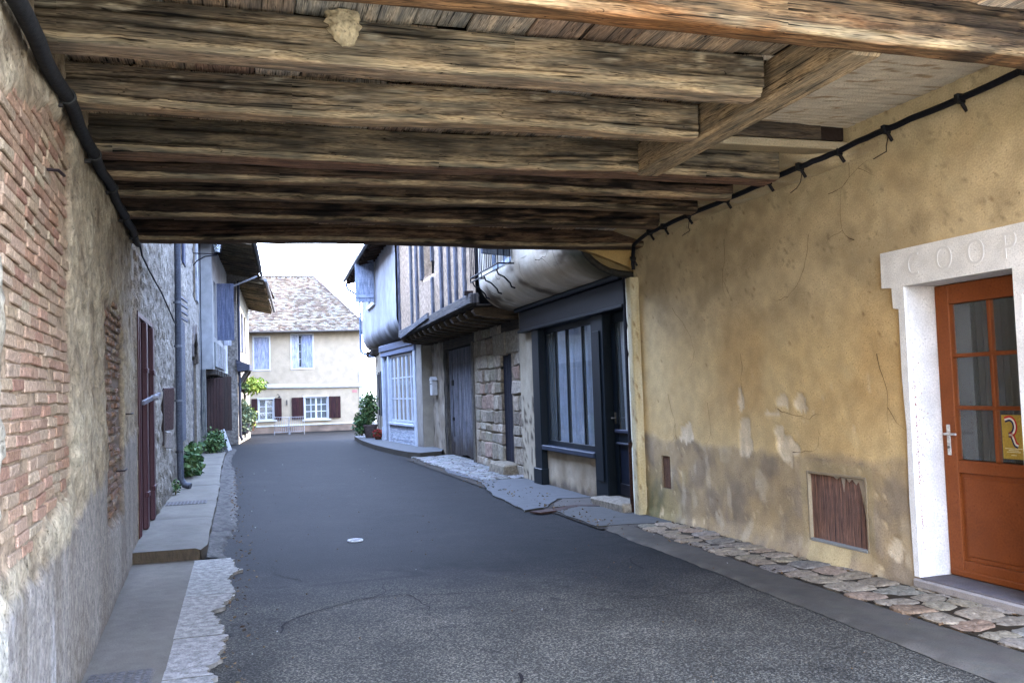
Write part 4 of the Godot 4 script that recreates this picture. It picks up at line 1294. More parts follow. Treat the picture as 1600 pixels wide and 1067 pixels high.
func beam(parent: Node, called: String, x0: float, x1: float, zf: float, zb: float, yb: float, yt: float, sd: float, tint: Callable, rough := 1.0) -> void:
	var q := g()
	# outline of the section: bottom edges worn round
	var sec := []
	var w := zf - zb
	var h := yt - yb
	var r := minf(0.035, w * 0.22)
	var mk := func(a: Vector2, b: Vector2, n: int, side: int) -> void:
		for i in n: sec.append([a.lerp(b, float(i) / n), side])
	mk.call(Vector2(0, h), Vector2(0, r), 20, 0)
	mk.call(Vector2(0, r), Vector2(-r * 0.3, r * 0.3), 2, 1)
	mk.call(Vector2(-r * 0.3, r * 0.3), Vector2(-r, 0), 2, 1)
	mk.call(Vector2(-r, 0), Vector2(-w + r, 0), 6, 2)
	mk.call(Vector2(-w + r, 0), Vector2(-w, r), 3, 2)
	mk.call(Vector2(-w, r), Vector2(-w, h), 4, 3)
	sec.append([Vector2(-w, h), 3])
	var nu := int((x1 - x0) / 0.04)
	var m := sec.size()
	var per := PackedFloat32Array()
	var acc := 0.0
	for j in m:
		if j: acc += (sec[j][0] as Vector2).distance_to(sec[j - 1][0])
		per.append(acc)
	for i in nu + 1:
		var x := lerpf(x0, x1, float(i) / nu)
		var bow := 0.022 * fb(x * 0.35, sd) * rough
		var lean := 0.02 * fb(x * 0.3, sd + 5.0) * rough
		for j in m:
			var p: Vector2 = sec[j][0]
			var side: int = sec[j][1]
			var rag := 0.010 * fa(x * 1.2, per[j] * 6.0, sd) + 0.006 * fa(x * 0.9, per[j] * 30.0, sd + 2.0)
			var bite := 0.0
			if side == 1: bite = 0.030 * ss(0.0, 0.5, fa(x * 1.6, 1.0, sd + 8.0)) + 0.012 * ss(0.2, 0.5, fa(x * 7.0, 2.0, sd + 8.0))
			var nn := Vector2(1, 0) if side == 0 else (Vector2(0.7, -0.7) if side == 1 else (Vector2(0, -1) if side == 2 else Vector2(-1, 0)))
			gc = tint.call(x, p.y / h, side)
			if side == 0:      # long drying splits, and flakes gone from the face
				for c in 3:
					var hc := 0.25 + 0.25 * c + 0.16 * fb(x * 0.35, sd + 11.0 * c) + 0.02 * fa(x * 3.0, sd, 3.0 * c)
					var open := ss(0.05, 0.35, fb(x * 0.45, sd + 20.0 + 7.0 * c))
					if absf(p.y / h - hc) < 0.033 * open: rag -= 0.016; gc *= 0.30
				if fa(x * 2.5, p.y * 14.0, sd + 40.0) > 0.38: rag -= 0.007; gc *= 0.72
			p += nn * (rag * rough - bite)
			q.v.append(Vector3(x, yb + p.y + bow, zf + p.x + lean)); q.n.append(Vector3.UP); q.c.append(gc); q.uv.append(Vector2(x + sd * 1.37, per[j] + sd * 0.31))
	for i in nu:
		for j in m - 1:
			var k := i * m + j
			q.ix.append_array([k, k + m, k + 1, k + 1, k + m, k + m + 1])
	q.smooth(0, 0)
	turn(q, 0, 0, Vector3(0, -1, 0.2))
	for e in 2:
		var pts := []
		for j in m: pts.append(q.v[(nu if e else 0) * m + j])
		q.poly(pts, C(128, 104, 78), Vector3.RIGHT if e else Vector3.LEFT)
	ob(called, q, M.wood, parent)

func oak(sd: float, base: Color, dark: Color, opts := {}) -> Callable:
	return func(x: float, h: float, side: int) -> Color:
		var n1 := fa(x * 0.75, h * 1.1, sd)
		var n2 := fa(x * 3.4, h * 3.0, sd + 3.0)
		var c: Color = base.lerp(dark, clampf(0.45 + 1.05 * n1 + 0.75 * n2, 0, 1))
		if side == 1: c = c.lerp(C(204, 182, 142), 0.55 + 0.5 * n2)          # the worn arris
		if side == 2: c = c.lerp(opts.get("under", C(186, 158, 122)), 0.7 + 0.3 * n1)
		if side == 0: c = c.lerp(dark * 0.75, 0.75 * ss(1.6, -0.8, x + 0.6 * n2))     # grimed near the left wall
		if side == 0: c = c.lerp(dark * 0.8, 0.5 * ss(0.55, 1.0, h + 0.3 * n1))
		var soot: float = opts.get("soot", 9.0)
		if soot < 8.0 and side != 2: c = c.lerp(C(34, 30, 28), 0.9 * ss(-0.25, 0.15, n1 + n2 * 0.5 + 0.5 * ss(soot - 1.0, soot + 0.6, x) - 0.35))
		if opts.has("rust"): c = c.lerp(C(158, 108, 64), 0.75 * ss(-0.05, 0.35, n1 + 0.4 * n2) * ss(0.7, 0.2, h) * ss(1.2, 2.0, x) * ss(4.4, 3.2, x))
		if opts.has("dark_end"): c = c.lerp(C(66, 58, 50), 0.85 * ss(2.9, 3.6, x + 0.9 * n1) * ss(-0.35, 0.2, n2 + 0.25))
		if opts.has("lime") and side == 0: c = c.lerp(C(196, 182, 152), 0.8 * ss(0.30, 0.5, n2 + 0.1) * ss(0.2, 0.8, h))
		return c

func passage_ceiling() -> void:
	var t := thing("timber_ceiling", "old timber ceiling of the passage with heavy oak beams and worn boards between", "ceiling")
	var tan := C(188, 168, 134)
	var brn := C(108, 88, 62)
	var red := C(156, 118, 96)
	var spec := [
		[-0.95, 4.98, -3.67, -3.87, 3.28, 3.53, {"rust": 1, "dark_end": 1, "under": C(160, 118, 78)}, C(150, 124, 92), C(74, 62, 50)],
		[-0.95, 2.96, -4.50, -4.72, 3.28, 3.505, {"under": C(186, 160, 130), "lime": 1}, tan, C(106, 94, 76)],
		[-0.97, 3.02, -5.40, -5.60, 3.28, 3.50, {"under": C(190, 158, 122), "lime": 1}, tan, C(112, 98, 80)],
		[-1.0, 4.33, -6.42, -6.70, 3.275, 3.52, {"under": red}, C(154, 138, 110), C(92, 82, 66)],
		[-1.02, 4.30, -7.12, -7.28, 3.28, 3.50, {"under": C(164, 136, 106), "soot": 6.0}, C(122, 100, 80), C(72, 60, 50)],
		[-1.05, 4.32, -7.80, -7.98, 3.29, 3.50, {"under": C(140, 118, 94), "soot": 3.0}, C(112, 94, 74), C(64, 54, 46)],
		[-1.08, 4.36, -8.72, -8.92, 3.30, 3.50, {"under": C(130, 108, 88), "soot": 2.6}, C(112, 92, 72), C(66, 54, 46)],
		[-1.12, 4.86, -10.12, -10.42, 3.325, 3.56, {"under": C(112, 92, 74), "soot": 7.0}, C(118, 96, 76), C(74, 58, 48)],
	]
	var k := 0
	for s in spec:
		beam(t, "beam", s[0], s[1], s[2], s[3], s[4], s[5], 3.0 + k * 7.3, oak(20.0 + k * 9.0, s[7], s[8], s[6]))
		k += 1
	# a filler plank over the third beam and the trimmer with its stub
	var q := g()
	q.bar(Vector3(3.155, 3.405, -3.84), Vector3(3.155, 3.40, -6.5), 0.205, 0.25, C(184, 162, 128), Vector3.UP, 0.02)
	ob("trimmer", q, M.wood, t)
	q = g()
	q.bar(Vector3(3.28, 3.63, -6.26), Vector3(4.62, 3.64, -6.30), 0.12, 0.13, C(92, 80, 68))
	ob("header", q, M.wood, t)
	q = g()
	quadbox(q, 3.28, 4.9, 3.50, 3.565, -6.46, -6.24, C(176, 160, 128), 0.01, 0.006)
	ob("lime_fillet", q, M.plaster, t)
	# boards between the beams
	var bays := [[-2.6, -3.67], [-3.87, -4.50], [-4.72, -5.40], [-5.60, -6.42], [-6.70, -7.12], [-7.28, -7.80], [-7.98, -8.72], [-8.92, -10.12]]
	var tones := [C(204, 184, 156), C(212, 184, 154), C(232, 222, 202), C(190, 166, 138), C(204, 174, 144), C(222, 208, 184), C(192, 160, 132)]
	k = 0
	for b in bays:
		var x := -1.25 + rng.randf() * 0.1
		var lim := 3.06 if b[0] > -6.0 else 4.6
		if k == 0: lim = 5.0
		while x < lim:
			var w := rng.randf_range(0.27, 0.34)
			q = g()
			q.box(Transform3D(Basis.from_euler(Vector3(rng.randf_range(-0.012, 0.012), 0, rng.randf_range(-0.03, 0.03))), Vector3(x + w * 0.5, 3.545 + rng.randf_range(-0.008, 0.010), (b[0] + b[1]) * 0.5)), Vector3(w - 0.008, 0.03, b[0] - b[1] + 0.16), 0.005, vary(tones[rng.randi() % tones.size()], 0.16), 0.004)
			ob("ceiling_board", q, M.wood, t)
			x += w
		k += 1
	# lathed plaster panel by the right wall: lime squeezed between the laths shows as ripples
	q = g()
	sheet(q, 110, 40, func(u: float, v: float):
		var z := -3.80 - u * 2.46
		var x := 3.2 + v * 1.72
		var n := fa(x * 1.3, z * 1.3, 71.0)
		var n2 := fa(x * 4.0, z * 12.0, 72.0)
		var rip := pow(absf(sin(z * 46.0 + 0.8 * fa(x * 0.8, z, 73.0))), 0.6) * (0.5 + 0.5 * ss(-0.2, 0.3, n))
		gc = C(244, 232, 206).lerp(C(196, 174, 140), clampf(0.5 - 0.7 * rip + 0.8 * n + 0.3 * n2, 0, 1))
		if fa(x * 2.0, z * 9.0, 75.0) > 0.36: gc = C(190, 166, 134)
		return Vector3(x, 3.70 + 0.010 * n - 0.009 * rip - 0.008 * n2, z), Vector3.DOWN)
	ob("lath_panel", q, M.plaster, t)
	# the storey above
	core(t, -1.05, 4.9, 3.77, 7.6, -10.46, -2.62, C(196, 176, 140), "upper_storey")
	core(t, -1.3, 5.0, 3.60, 3.765, -10.40, -6.32, C(60, 50, 42), "floor_fill")
	core(t, -1.3, 3.2, 3.60, 3.765, -6.315, -2.66, C(60, 50, 42), "floor_fill")
	q = g()
	q.poly([Vector3(-1.2, 7.6, -2.2), Vector3(5.0, 7.6, -2.2), Vector3(5.0, 10.0, -6.5), Vector3(-1.2, 10.0, -6.5)], C(160, 120, 96), Vector3(0, 1, 1))
	q.poly([Vector3(-1.2, 7.6, -10.8), Vector3(5.0, 7.6, -10.8), Vector3(5.0, 10.0, -6.5), Vector3(-1.2, 10.0, -6.5)], C(160, 120, 96), Vector3(0, 1, -1))
	ob("roof", q, M.tile, t)
	# a mud nest on the second beam
	q = g()
	sheet(q, 22, 14, func(u: float, v: float):
		var a := u * PI
		var r := 0.085 * sqrt(maxf(0.0, 1.0 - pow(v * 1.0 - 0.12, 2.0) / 0.8)) * (1.0 + 0.22 * fa(a * 2.0, v * 3.0, 5.0))
		gc = C(214, 196, 156) * (1.0 + 0.35 * fa(a * 5.0, v * 9.0, 7.0))
		return Vector3(0.535 + cos(a) * r + 0.03 * fa(v * 3.0, 2.0), 3.52 - v * 0.165, -4.49 + sin(a) * r * 0.85), Vector3.BACK)
	tag(ob("mud_nest", q, M.stone), "pale lumpy mud nest of a swallow stuck on the front of a ceiling beam", "nest")

# ------------------------------------------------------------------ the left row
func rubble(base: Color, pale: Color, dark: Color, sx: float, sy: float, sd: float, deep := 0.035) -> Callable:
	return func(s: float, y: float) -> float:
		var n1 := fa(s * 0.8, y * 0.8, sd)
		var c := ncell.get_noise_3d(s * sx + 0.3 * n1, y * sy + 0.3 * n1, sd)      # -1 at a joint .. 0 inside
		var st := ss(-0.98, -0.72, c)
		var tone := fb(floorf(s * 2.3) * 3.1 + sd, floorf(y * 3.1) * 1.7)
		var n2 := fa(s * 4.0, y * 4.0, sd + 2.0)
		gc = base.lerp(pale, clampf(0.5 + 0.7 * n1 + 0.4 * n2, 0, 1)) * (1.0 + 0.2 * tone * st)
		gc = gc.lerp(dark, 0.65 * (1.0 - st) * ss(-0.3, 0.3, n2 + n1 + 0.15))
		gc = gc.lerp(dark, 0.5 * ss(0.7, 0.0, y + 0.3 * n1))
		return 0.012 * n1 + deep * (st - 0.5) * (0.6 + 0.8 * n2)

func eave(t: Node, s0: float, s1: float, ya: float, yb: float, out: float, drop: float, n: int, col: Color) -> void:   # rafters, boards and a gutter; the height goes from ya to yb along the wall
	for k in n + 1:
		var f := float(k) / n
		var s := lerpf(s0, s1, f)
		var y := lerpf(ya, yb, f)
		var q := g()
		q.bar(Vector3(s, y + 0.12, -0.4), Vector3(s + rng.randf_range(-0.04, 0.04), y - drop + 0.02, out - rng.randf_range(0.0, 0.07)), 0.085, 0.11, vary(col, 0.25))
		ob("rafter", q, M.wood, t)
	var m := 5
	for k in m:
		var f0 := float(k) / m
		var f1 := float(k + 1) / m
		var q := g()
		var h := func(f: float) -> float: return lerpf(0.12 + 0.10, 0.085 - drop, f)
		var z0 := lerpf(-0.4, out, f0)
		var z1 := lerpf(-0.4, out, f1) - 0.012
		for b in [[0.0, 1.0]]:
			var p := [Vector3(s0 - 0.15, ya + h.call(f0), z0), Vector3(s1 + 0.1, yb + h.call(f0), z0), Vector3(s1 + 0.1, yb + h.call(f1), z1), Vector3(s0 - 0.15, ya + h.call(f1), z1)]
			q.poly(p, vary(col * 0.9, 0.2), Vector3.DOWN)
			q.poly(p.map(func(w): return w + Vector3(0, 0.02, 0)), col, Vector3.UP)
			q.poly([p[3], p[2], p[2] + Vector3(0, 0.02, 0), p[3] + Vector3(0, 0.02, 0)], col, Vector3.BACK)
		ob("roof_board", q, M.wood, t)
	var q := g()
	q.tube([Vector3(s0 - 0.2, ya - drop + 0.10, out + 0.06), Vector3((s0 + s1) * 0.5, (ya + yb) * 0.5 - drop + 0.10, out + 0.07), Vector3(s1 + 0.1, yb - drop + 0.09, out + 0.06)], 0.055, 10, C(170, 172, 176))
	ob("gutter", q, M.metal, t)

func slope(t: Node, s0: float, s1: float, y0: float, z0: float, y1: float, z1: float, col: Color) -> void:   # a roof plane and its other side
	var q := g()
	q.poly([Vector3(s0, y0, z0), Vector3(s1, y0, z0), Vector3(s1, y1, z1), Vector3(s0, y1, z1)], col, Vector3(0, 1, 0.8))
	q.poly([Vector3(s0, y0, 2 * z1 - z0), Vector3(s1, y0, 2 * z1 - z0), Vector3(s1, y1, z1), Vector3(s0, y1, z1)], col, Vector3(0, 1, -0.8))
	for s in [s0, s1]: q.poly([Vector3(s, y0, z0), Vector3(s, y1, z1), Vector3(s, y0, 2 * z1 - z0)], C(190, 178, 160), Vector3.RIGHT if s == s1 else Vector3.LEFT)
	ob("roof", q, M.tile, t)

func left_row() -> void:
	var t := thing("stone_house", "long rubble stone house on the left beyond the passage with a dark red double door", "house", facade(Vector2(-1.06, -10.5), Vector2(-1.05, -27.0)))
	var holes := [Rect2(0.18, 0.12, 1.85, 2.5), Rect2(7.4, 0.85, 1.2, 2.3), Rect2(12.2, 0.12, 2.2, 3.05), Rect2(7.3, 4.4, 1.4, 2.0), Rect2(13.0, 4.2, 1.6, 2.0)]
	var q := g()
	var rb := rubble(C(160, 150, 136), C(206, 198, 182), C(88, 80, 70), 3.4, 4.6, 130.0, 0.06)
	wall(q, -0.08, 16.5, 0, 7.4, 0.062, holes, func(s: float, y: float):
		var d: float = rb.call(s, y)
		if s < 0.9: gc = gc.lerp(C(166, 142, 110), 0.7 * ss(0.9, 0.2, s + 0.15 * fa(s, y, 2.0)))
		if s > 10.0 and y > 3.0: gc = gc.lerp(C(186, 182, 174), 0.35)
		d = lerpf(-0.04, d, ss(-0.02, 0.16, s))
		return d)
	for h in holes: reveal(q, h, 0.22, C(150, 138, 122))
	ob("wall", q, M.rubble, t)
	core(t, 0, 16.4, 0, 7.4, -6.0, -0.4)
	slope(t, -0.2, 16.6, 7.35, 0.5, 9.6, -3.0, C(140, 112, 94))
	# red door: two narrow leaves with deep stiles
	q = g()
	var red := C(88, 54, 58)
	quadbox(q, 0.18, 0.25, 0.12, 2.62, -0.2, 0.012, C(84, 42, 46)); quadbox(q, 1.96, 2.03, 0.12, 2.62, -0.2, 0.012, C(84, 42, 46)); quadbox(q, 0.25, 1.96, 2.56, 2.62, -0.2, 0.01, C(84, 42, 46))
	var d := ob("double_door", q, M.gloss, t)
	for k in 2:
		var x0 := 0.27 + k * 0.85
		q = g()
		quadbox(q, x0, x0 + 0.83, 0.13, 2.55, -0.10, -0.03, C(134, 108, 114), 0.004)
		quadbox(q, x0 + 0.63, x0 + 0.83, 0.13, 2.55, -0.03, 0.03, red, 0.012)
		quadbox(q, x0, x0 + 0.06, 0.13, 2.55, -0.03, 0.02, red, 0.008)
		ob("leaf", q, M.gloss, d)
		q = g()
		for y in [0.5, 1.95]:
			q = g()
			quadbox(q, x0 + 0.61, x0 + 0.84, y, y + 0.06, 0.0, 0.04, C(90, 54, 58), 0.006)
			ob("hinge", q, M.iron, d)
	q = g()
	q.bar(Vector3(0.42, 1.60, 0.03), Vector3(1.55, 1.70, 0.115), 0.035, 0.05, C(136, 136, 146))
	q.tube([Vector3(1.0, 1.66, 0.07), Vector3(1.0, 1.66, 0.15)], 0.03, 8, C(190, 190, 196))
	ob("latch_bar", q, M.metal, d)
	q = g()
	quadbox(q, 0.45, 0.72, 1.22, 1.42, -0.028, -0.026, C(222, 222, 226), 0.0)
	ob("paper_notice", q, M.paint, d)
	# the rusty meter box with its sprung lid
	q = g()
	quadbox(q, 3.3, 3.75, 0.98, 1.78, -0.05, 0.03, C(70, 56, 50), 0.01)
	var mb := ob("meter_box", q, M.metal, t)
	q = g()
	q.box(Transform3D(Basis.from_euler(Vector3(0.05, -0.35, 0.03)), Vector3(3.62, 1.50, 0.07)), Vector3(0.36, 0.62, 0.02), 0.006, C(112, 94, 90))
	ob("lid", q, M.metal, mb)
	q = g()
	q.box(Transform3D(Basis.from_euler(Vector3(0, -0.2, -0.1)), Vector3(3.7, 1.04, 0.05)), Vector3(0.30, 0.26, 0.03), 0.01, C(170, 160, 152), 0.02)
	ob("loose_plate", q, M.metal, mb)
	var blue := C(128, 132, 142)
	boards(t, "shutter", 0.62, 2.3, 0.04, 4, blue, 0.1, at(7.4, 0.85, 0.05), M.board)
	boards(t, "shutter", 0.56, 2.3, 0.04, 4, blue, 0.1, at(8.03, 0.85, 0.05), M.board)
	q = g()      # its louvred fanlight
	for k in 4:
		q = g()
		q.bar(Vector3(7.5, 3.2 + k * 0.13, 0.02), Vector3(8.6, 3.2 + k * 0.13, 0.10), 0.03, 0.05, C(70, 76, 100))
		ob("louvre", q, M.paint, t)
	boards(t, "door", 2.1, 2.9, 0.05, 9, C(96, 92, 96), 0.12, at(12.25, 0.13, -0.06), M.board)
	q = g()      # the arch over the door, worked stones
	for k in 9:
		q = g()
		var a := PI * (0.08 + 0.84 * k / 8.0)
		q.box(Transform3D(Basis(Vector3(0, 0, 1), a - PI * 0.5), Vector3(13.3 + cos(a) * 1.18, 2.55 + sin(a) * 0.85, 0.0)), Vector3(0.34, 0.28, 0.12), 0.02, vary(C(130, 120, 112), 0.2), 0.015)
		ob("arch_stone", q, M.stone, t)
	for h in [holes[3], holes[4]]:
		casement(t, h, -0.1, 2, 3, C(90, 96, 120))
	boards(t, "shutter", 0.7, 2.0, 0.04, 4, C(84, 90, 116), 0.1, at(8.72, 4.4, 0.04), M.board)
	boards(t, "shutter", 0.7, 2.0, 0.04, 4, C(84, 90, 116), 0.1, Transform3D(Basis(Vector3.UP, PI * 0.56), Vector3(7.3, 4.4, 0.02)), M.board)
	boards(t, "shutter", 0.8, 2.0, 0.04, 4, C(216, 220, 226), 0.05, at(14.62, 4.25, 0.05), M.board)
	boards(t, "shutter", 0.75, 2.0, 0.04, 4, C(74, 80, 108), 0.1, Transform3D(Basis(Vector3.UP, PI * 0.55), Vector3(13.0, 4.2, 0.02)), M.board)
	# its downpipe
	var dp := thing("downpipe", "dark grey downpipe fixed to the stone house beyond the red door", "pipe")
	q = g()
	q.tube([Vector3(-0.975, 7.2, -16.4), Vector3(-0.97, 4.0, -16.4), Vector3(-0.975, 1.0, -16.4), Vector3(-0.96, 0.30, -16.4), Vector3(-0.90, 0.19, -16.37), Vector3(-0.80, 0.165, -16.34)], 0.054, 14, C(104, 108, 120))
	var tb := ob("tube", q, M.metal, dp)
	for y in [0.75, 1.62, 2.55, 3.30, 4.9]:
		q = g()
		q.tube([Vector3(-0.972, y - 0.02, -16.4), Vector3(-0.972, y + 0.02, -16.4)], 0.061, 14, C(150, 154, 162) if y > 1.0 else C(90, 90, 96))
		quadbox(q, -1.08, -1.02, y - 0.015, y + 0.015, -16.42, -16.38, C(90, 90, 96))
		ob("clamp", q, M.metal, dp)
	q = g()
	q.tube([Vector3(-1.0, 3.38, -10.3), Vector3(-1.01, 3.25, -10.8), Vector3(-1.01, 3.20, -11.6), Vector3(-1.01, 3.16, -12.6), Vector3(-1.01, 3.14, -13.4), Vector3(-1.02, 3.06, -14.8), Vector3(-1.0, 2.9, -16.3)], 0.012, 6, C(44, 44, 52))
	tag(ob("wall_cable", q, M.iron), "thin dark cable sagging across the stone house front above the red door", "cable")
	q = g()
	q.tube([Vector3(-0.98, 7.0, -26.75), Vector3(-0.985, 4.0, -26.8), Vector3(-0.98, 2.6, -26.78), Vector3(-1.0, 1.7, -26.7), Vector3(-0.99, 0.8, -26.72)], 0.014, 6, C(44, 48, 66))
	tag(ob("wall_cable", q, M.iron), "thin vertical cable at the far end of the stone house next to the jettied house", "cable")

	# ---- the jettied house with the open blue shutter
	var h2 := thing("jettied_house", "pale plastered house on the left with a jettied upper floor and one open blue shutter", "house", facade(Vector2(-0.68, -27.0), Vector2(-0.35, -33.5)))
	var W := 6.51
	holes = [Rect2(0.55, 3.45, 0.85, 1.65), Rect2(3.4, 3.45, 0.9, 1.6)]
	q = g()
	wall(q, 0, W, 2.5, 6.3, 0.09, holes, mottled(C(204, 204, 200), C(168, 166, 160), 0.7, 140.0))
	for h in holes: reveal(q, h, 0.16, C(190, 190, 188))
	ob("upper_wall", q, M.plaster, h2)
	q = g()
	wall(q, 0, 0.55, 2.5, 6.3, 0.07, [], mottled(C(200, 204, 206), C(164, 164, 160), 0.8, 144.0))
	ob("end_wall", q, M.plaster, h2, Transform3D(Basis(Vector3(0, 0, 1), Vector3.UP, Vector3(-1, 0, 0)), Vector3(-0.002, 0, -0.55)))
	core(h2, 0.02, W, 2.52, 6.3, -6.0, -0.3)
	boards(h2, "open_shutter", 0.50, 1.72, 0.04, 4, C(128, 138, 164), 0.08, Transform3D(Basis(Vector3.UP, -PI * 0.5 + 0.12), Vector3(1.42, 3.4, 0.02)), M.board)
	casement(h2, holes[0], -0.1, 2, 3, C(200, 204, 210))
	casement(h2, holes[1], -0.1, 2, 3, C(200, 204, 210))
	boards(h2, "shutter", 0.45, 1.65, 0.04, 4, C(206, 210, 216), 0.08, Transform3D(Basis(Vector3.UP, -0.5), Vector3(4.32, 3.42, 0.03)), M.board)
	for k in 12:
		q = g()
		quadbox(q, 0.5 + k * 0.36, 0.5 + k * 0.36 + 0.34, 2.58, 3.30, 0.012, 0.045, vary(C(178, 180, 178), 0.12), 0.006, 0.006)
		ob("apron_board", q, M.board, h2)
	for k in 13:
		q = g()
		quadbox(q, 0.1 + k * 0.5, 0.24 + k * 0.5, 2.33, 2.50, -0.55, rng.randf_range(0.02, 0.10), vary(C(98, 92, 84), 0.25), 0.015)
		ob("joist", q, M.wood, h2)
	var gh := [Rect2(0.7, 0.12, 1.7, 2.2), Rect2(3.0, 0.12, 2.2, 2.2)]
	q = g()
	wall(q, 0, W, 0, 2.5, 0.1, gh, mottled(C(186, 178, 164), C(140, 130, 116), 0.8, 150.0))
	for h in gh: reveal(q, h, 0.12, C(120, 112, 100))
	ob("lower_wall", q, M.plaster, h2, at(0, 0, -0.27))
	core(h2, 0.02, W, 0, 2.5, -6.0, -0.5)
	boards(h2, "brown_door", 0.82, 2.15, 0.04, 5, C(72, 52, 48), 0.12, at(0.72, 0.13, -0.33), M.board)
	boards(h2, "brown_door", 0.82, 2.15, 0.04, 5, C(80, 56, 50), 0.12, Transform3D(Basis(Vector3.UP, -0.5), Vector3(1.56, 0.13, -0.30)), M.board)
	boards(h2, "brown_shutter", 1.15, 1.75, 0.045, 5, C(70, 50, 46), 0.10, Transform3D(Basis(Vector3.UP, -0.45), Vector3(3.0, 0.62, -0.24)), M.board)
	boards(h2, "brown_door", 1.0, 2.15, 0.04, 5, C(70, 46, 44), 0.12, at(4.15, 0.13, -0.33), M.board)
	q = g()
	quadbox(q, -0.02, 0.16, 0.0, 2.5, -0.42, -0.2, C(150, 150, 144), 0.02)
	ob("post", q, M.board, h2)
	q = g()
	quadbox(q, 2.55, 2.75, 0.0, 2.5, -0.40, -0.2, C(170, 168, 160), 0.02)
	ob("post", q, M.board, h2)
	eave(h2, -0.5, 6.4, 6.18, 6.10, 1.15, 0.18, 14, C(142, 126, 104))
	slope(h2, -0.6, 6.6, 6.12, 1.25, 9.0, -3.0, C(140, 112, 94))
	q = g()
	q.bar(Vector3(4.0, 5.2, 0.0), Vector3(4.6, 5.75, 1.1), 0.06, 0.06, C(190, 192, 196))
	ob("eave_strut", q, M.metal, h2)

	# ---- the sunlit house at the bend
	var h3 := thing("bend_house", "sunlit white house at the bend of the street with a slate hood over its corner", "house", facade(Vector2(-0.02, -34.0), Vector2(0.45, -39.6)))
	holes = [Rect2(1.2, 3.4, 0.8, 1.5), Rect2(3.2, 3.4, 0.8, 1.5), Rect2(2.4, 0.1, 1.0, 2.1)]
	q = g()
	wall(q, 0, 5.62, 0, 6.0, 0.1, holes, mottled(C(228, 222, 208), C(196, 184, 160), 0.5, 160.0))
	for h in holes: reveal(q, h, 0.16, C(220, 214, 202))
	ob("wall", q, M.smooth_plaster, h3)
	q = g()
	wall(q, 0, 0.9, 0, 6.0, 0.07, [], rubble(C(176, 168, 156), C(206, 200, 190), C(120, 112, 104), 3.5, 5.5, 165.0))
	ob("end_wall", q, M.rubble, h3, Transform3D(Basis(Vector3(0, 0, 1), Vector3.UP, Vector3(-1, 0, 0)), Vector3(-0.002, 0, -0.9)))
	core(h3, 0.02, 5.6, 0, 5.9, -6.0, -0.3)
	casement(h3, holes[0], -0.1, 2, 3, C(220, 222, 226))
	casement(h3, holes[1], -0.1, 2, 3, C(220, 222, 226))
	boards(h3, "shutter", 0.42, 1.5, 0.04, 3, C(196, 204, 222), 0.05, at(0.75, 3.4, 0.05), M.board)
	boards(h3, "shutter", 0.42, 1.5, 0.04, 3, C(196, 204, 222), 0.05, at(2.02, 3.4, 0.05), M.board)
	boards(h3, "door", 0.96, 2.05, 0.04, 5, C(110, 84, 70), 0.1, at(2.42, 0.12, -0.08), M.board)
	q = g()
	q.slab(PackedVector2Array([Vector2(-0.05, 3.05), Vector2(0.42, 2.86), Vector2(0.42, 2.66), Vector2(0.0, 2.62)]), 1.5, Transform3D(Basis(Vector3(0, 0, 1), Vector3.UP, Vector3(-1, 0, 0)), Vector3(-0.1, 0, 0)), C(112, 116, 130))
	ob("slate_hood", q, M.board, h3)
	q = g()
	q.bar(Vector3(0.1, 2.1, 0.0), Vector3(0.1, 2.65, 0.34), 0.09, 0.12, C(120, 112, 104))
	ob("hood_bracket", q, M.wood, h3)
	q = g()
	q.bar(Vector3(1.2, 2.1, 0.0), Vector3(1.2, 2.65, 0.34), 0.09, 0.12, C(120, 112, 104))
	ob("hood_bracket", q, M.wood, h3)
	q = g()
	q.tube([Vector3(0.06, 5.9, 0.06), Vector3(0.06, 0.3, 0.06), Vector3(0.1, 0.15, 0.12)], 0.05, 10, C(92, 96, 110))
	ob("rain_pipe", q, M.metal, h3)
	eave(h3, -0.4, 5.6, 5.95, 5.42, 1.0, 0.2, 13, C(176, 156, 124))
	slope(h3, -0.5, 5.8, 5.85, 1.1, 8.4, -3.0, C(150, 120, 100))

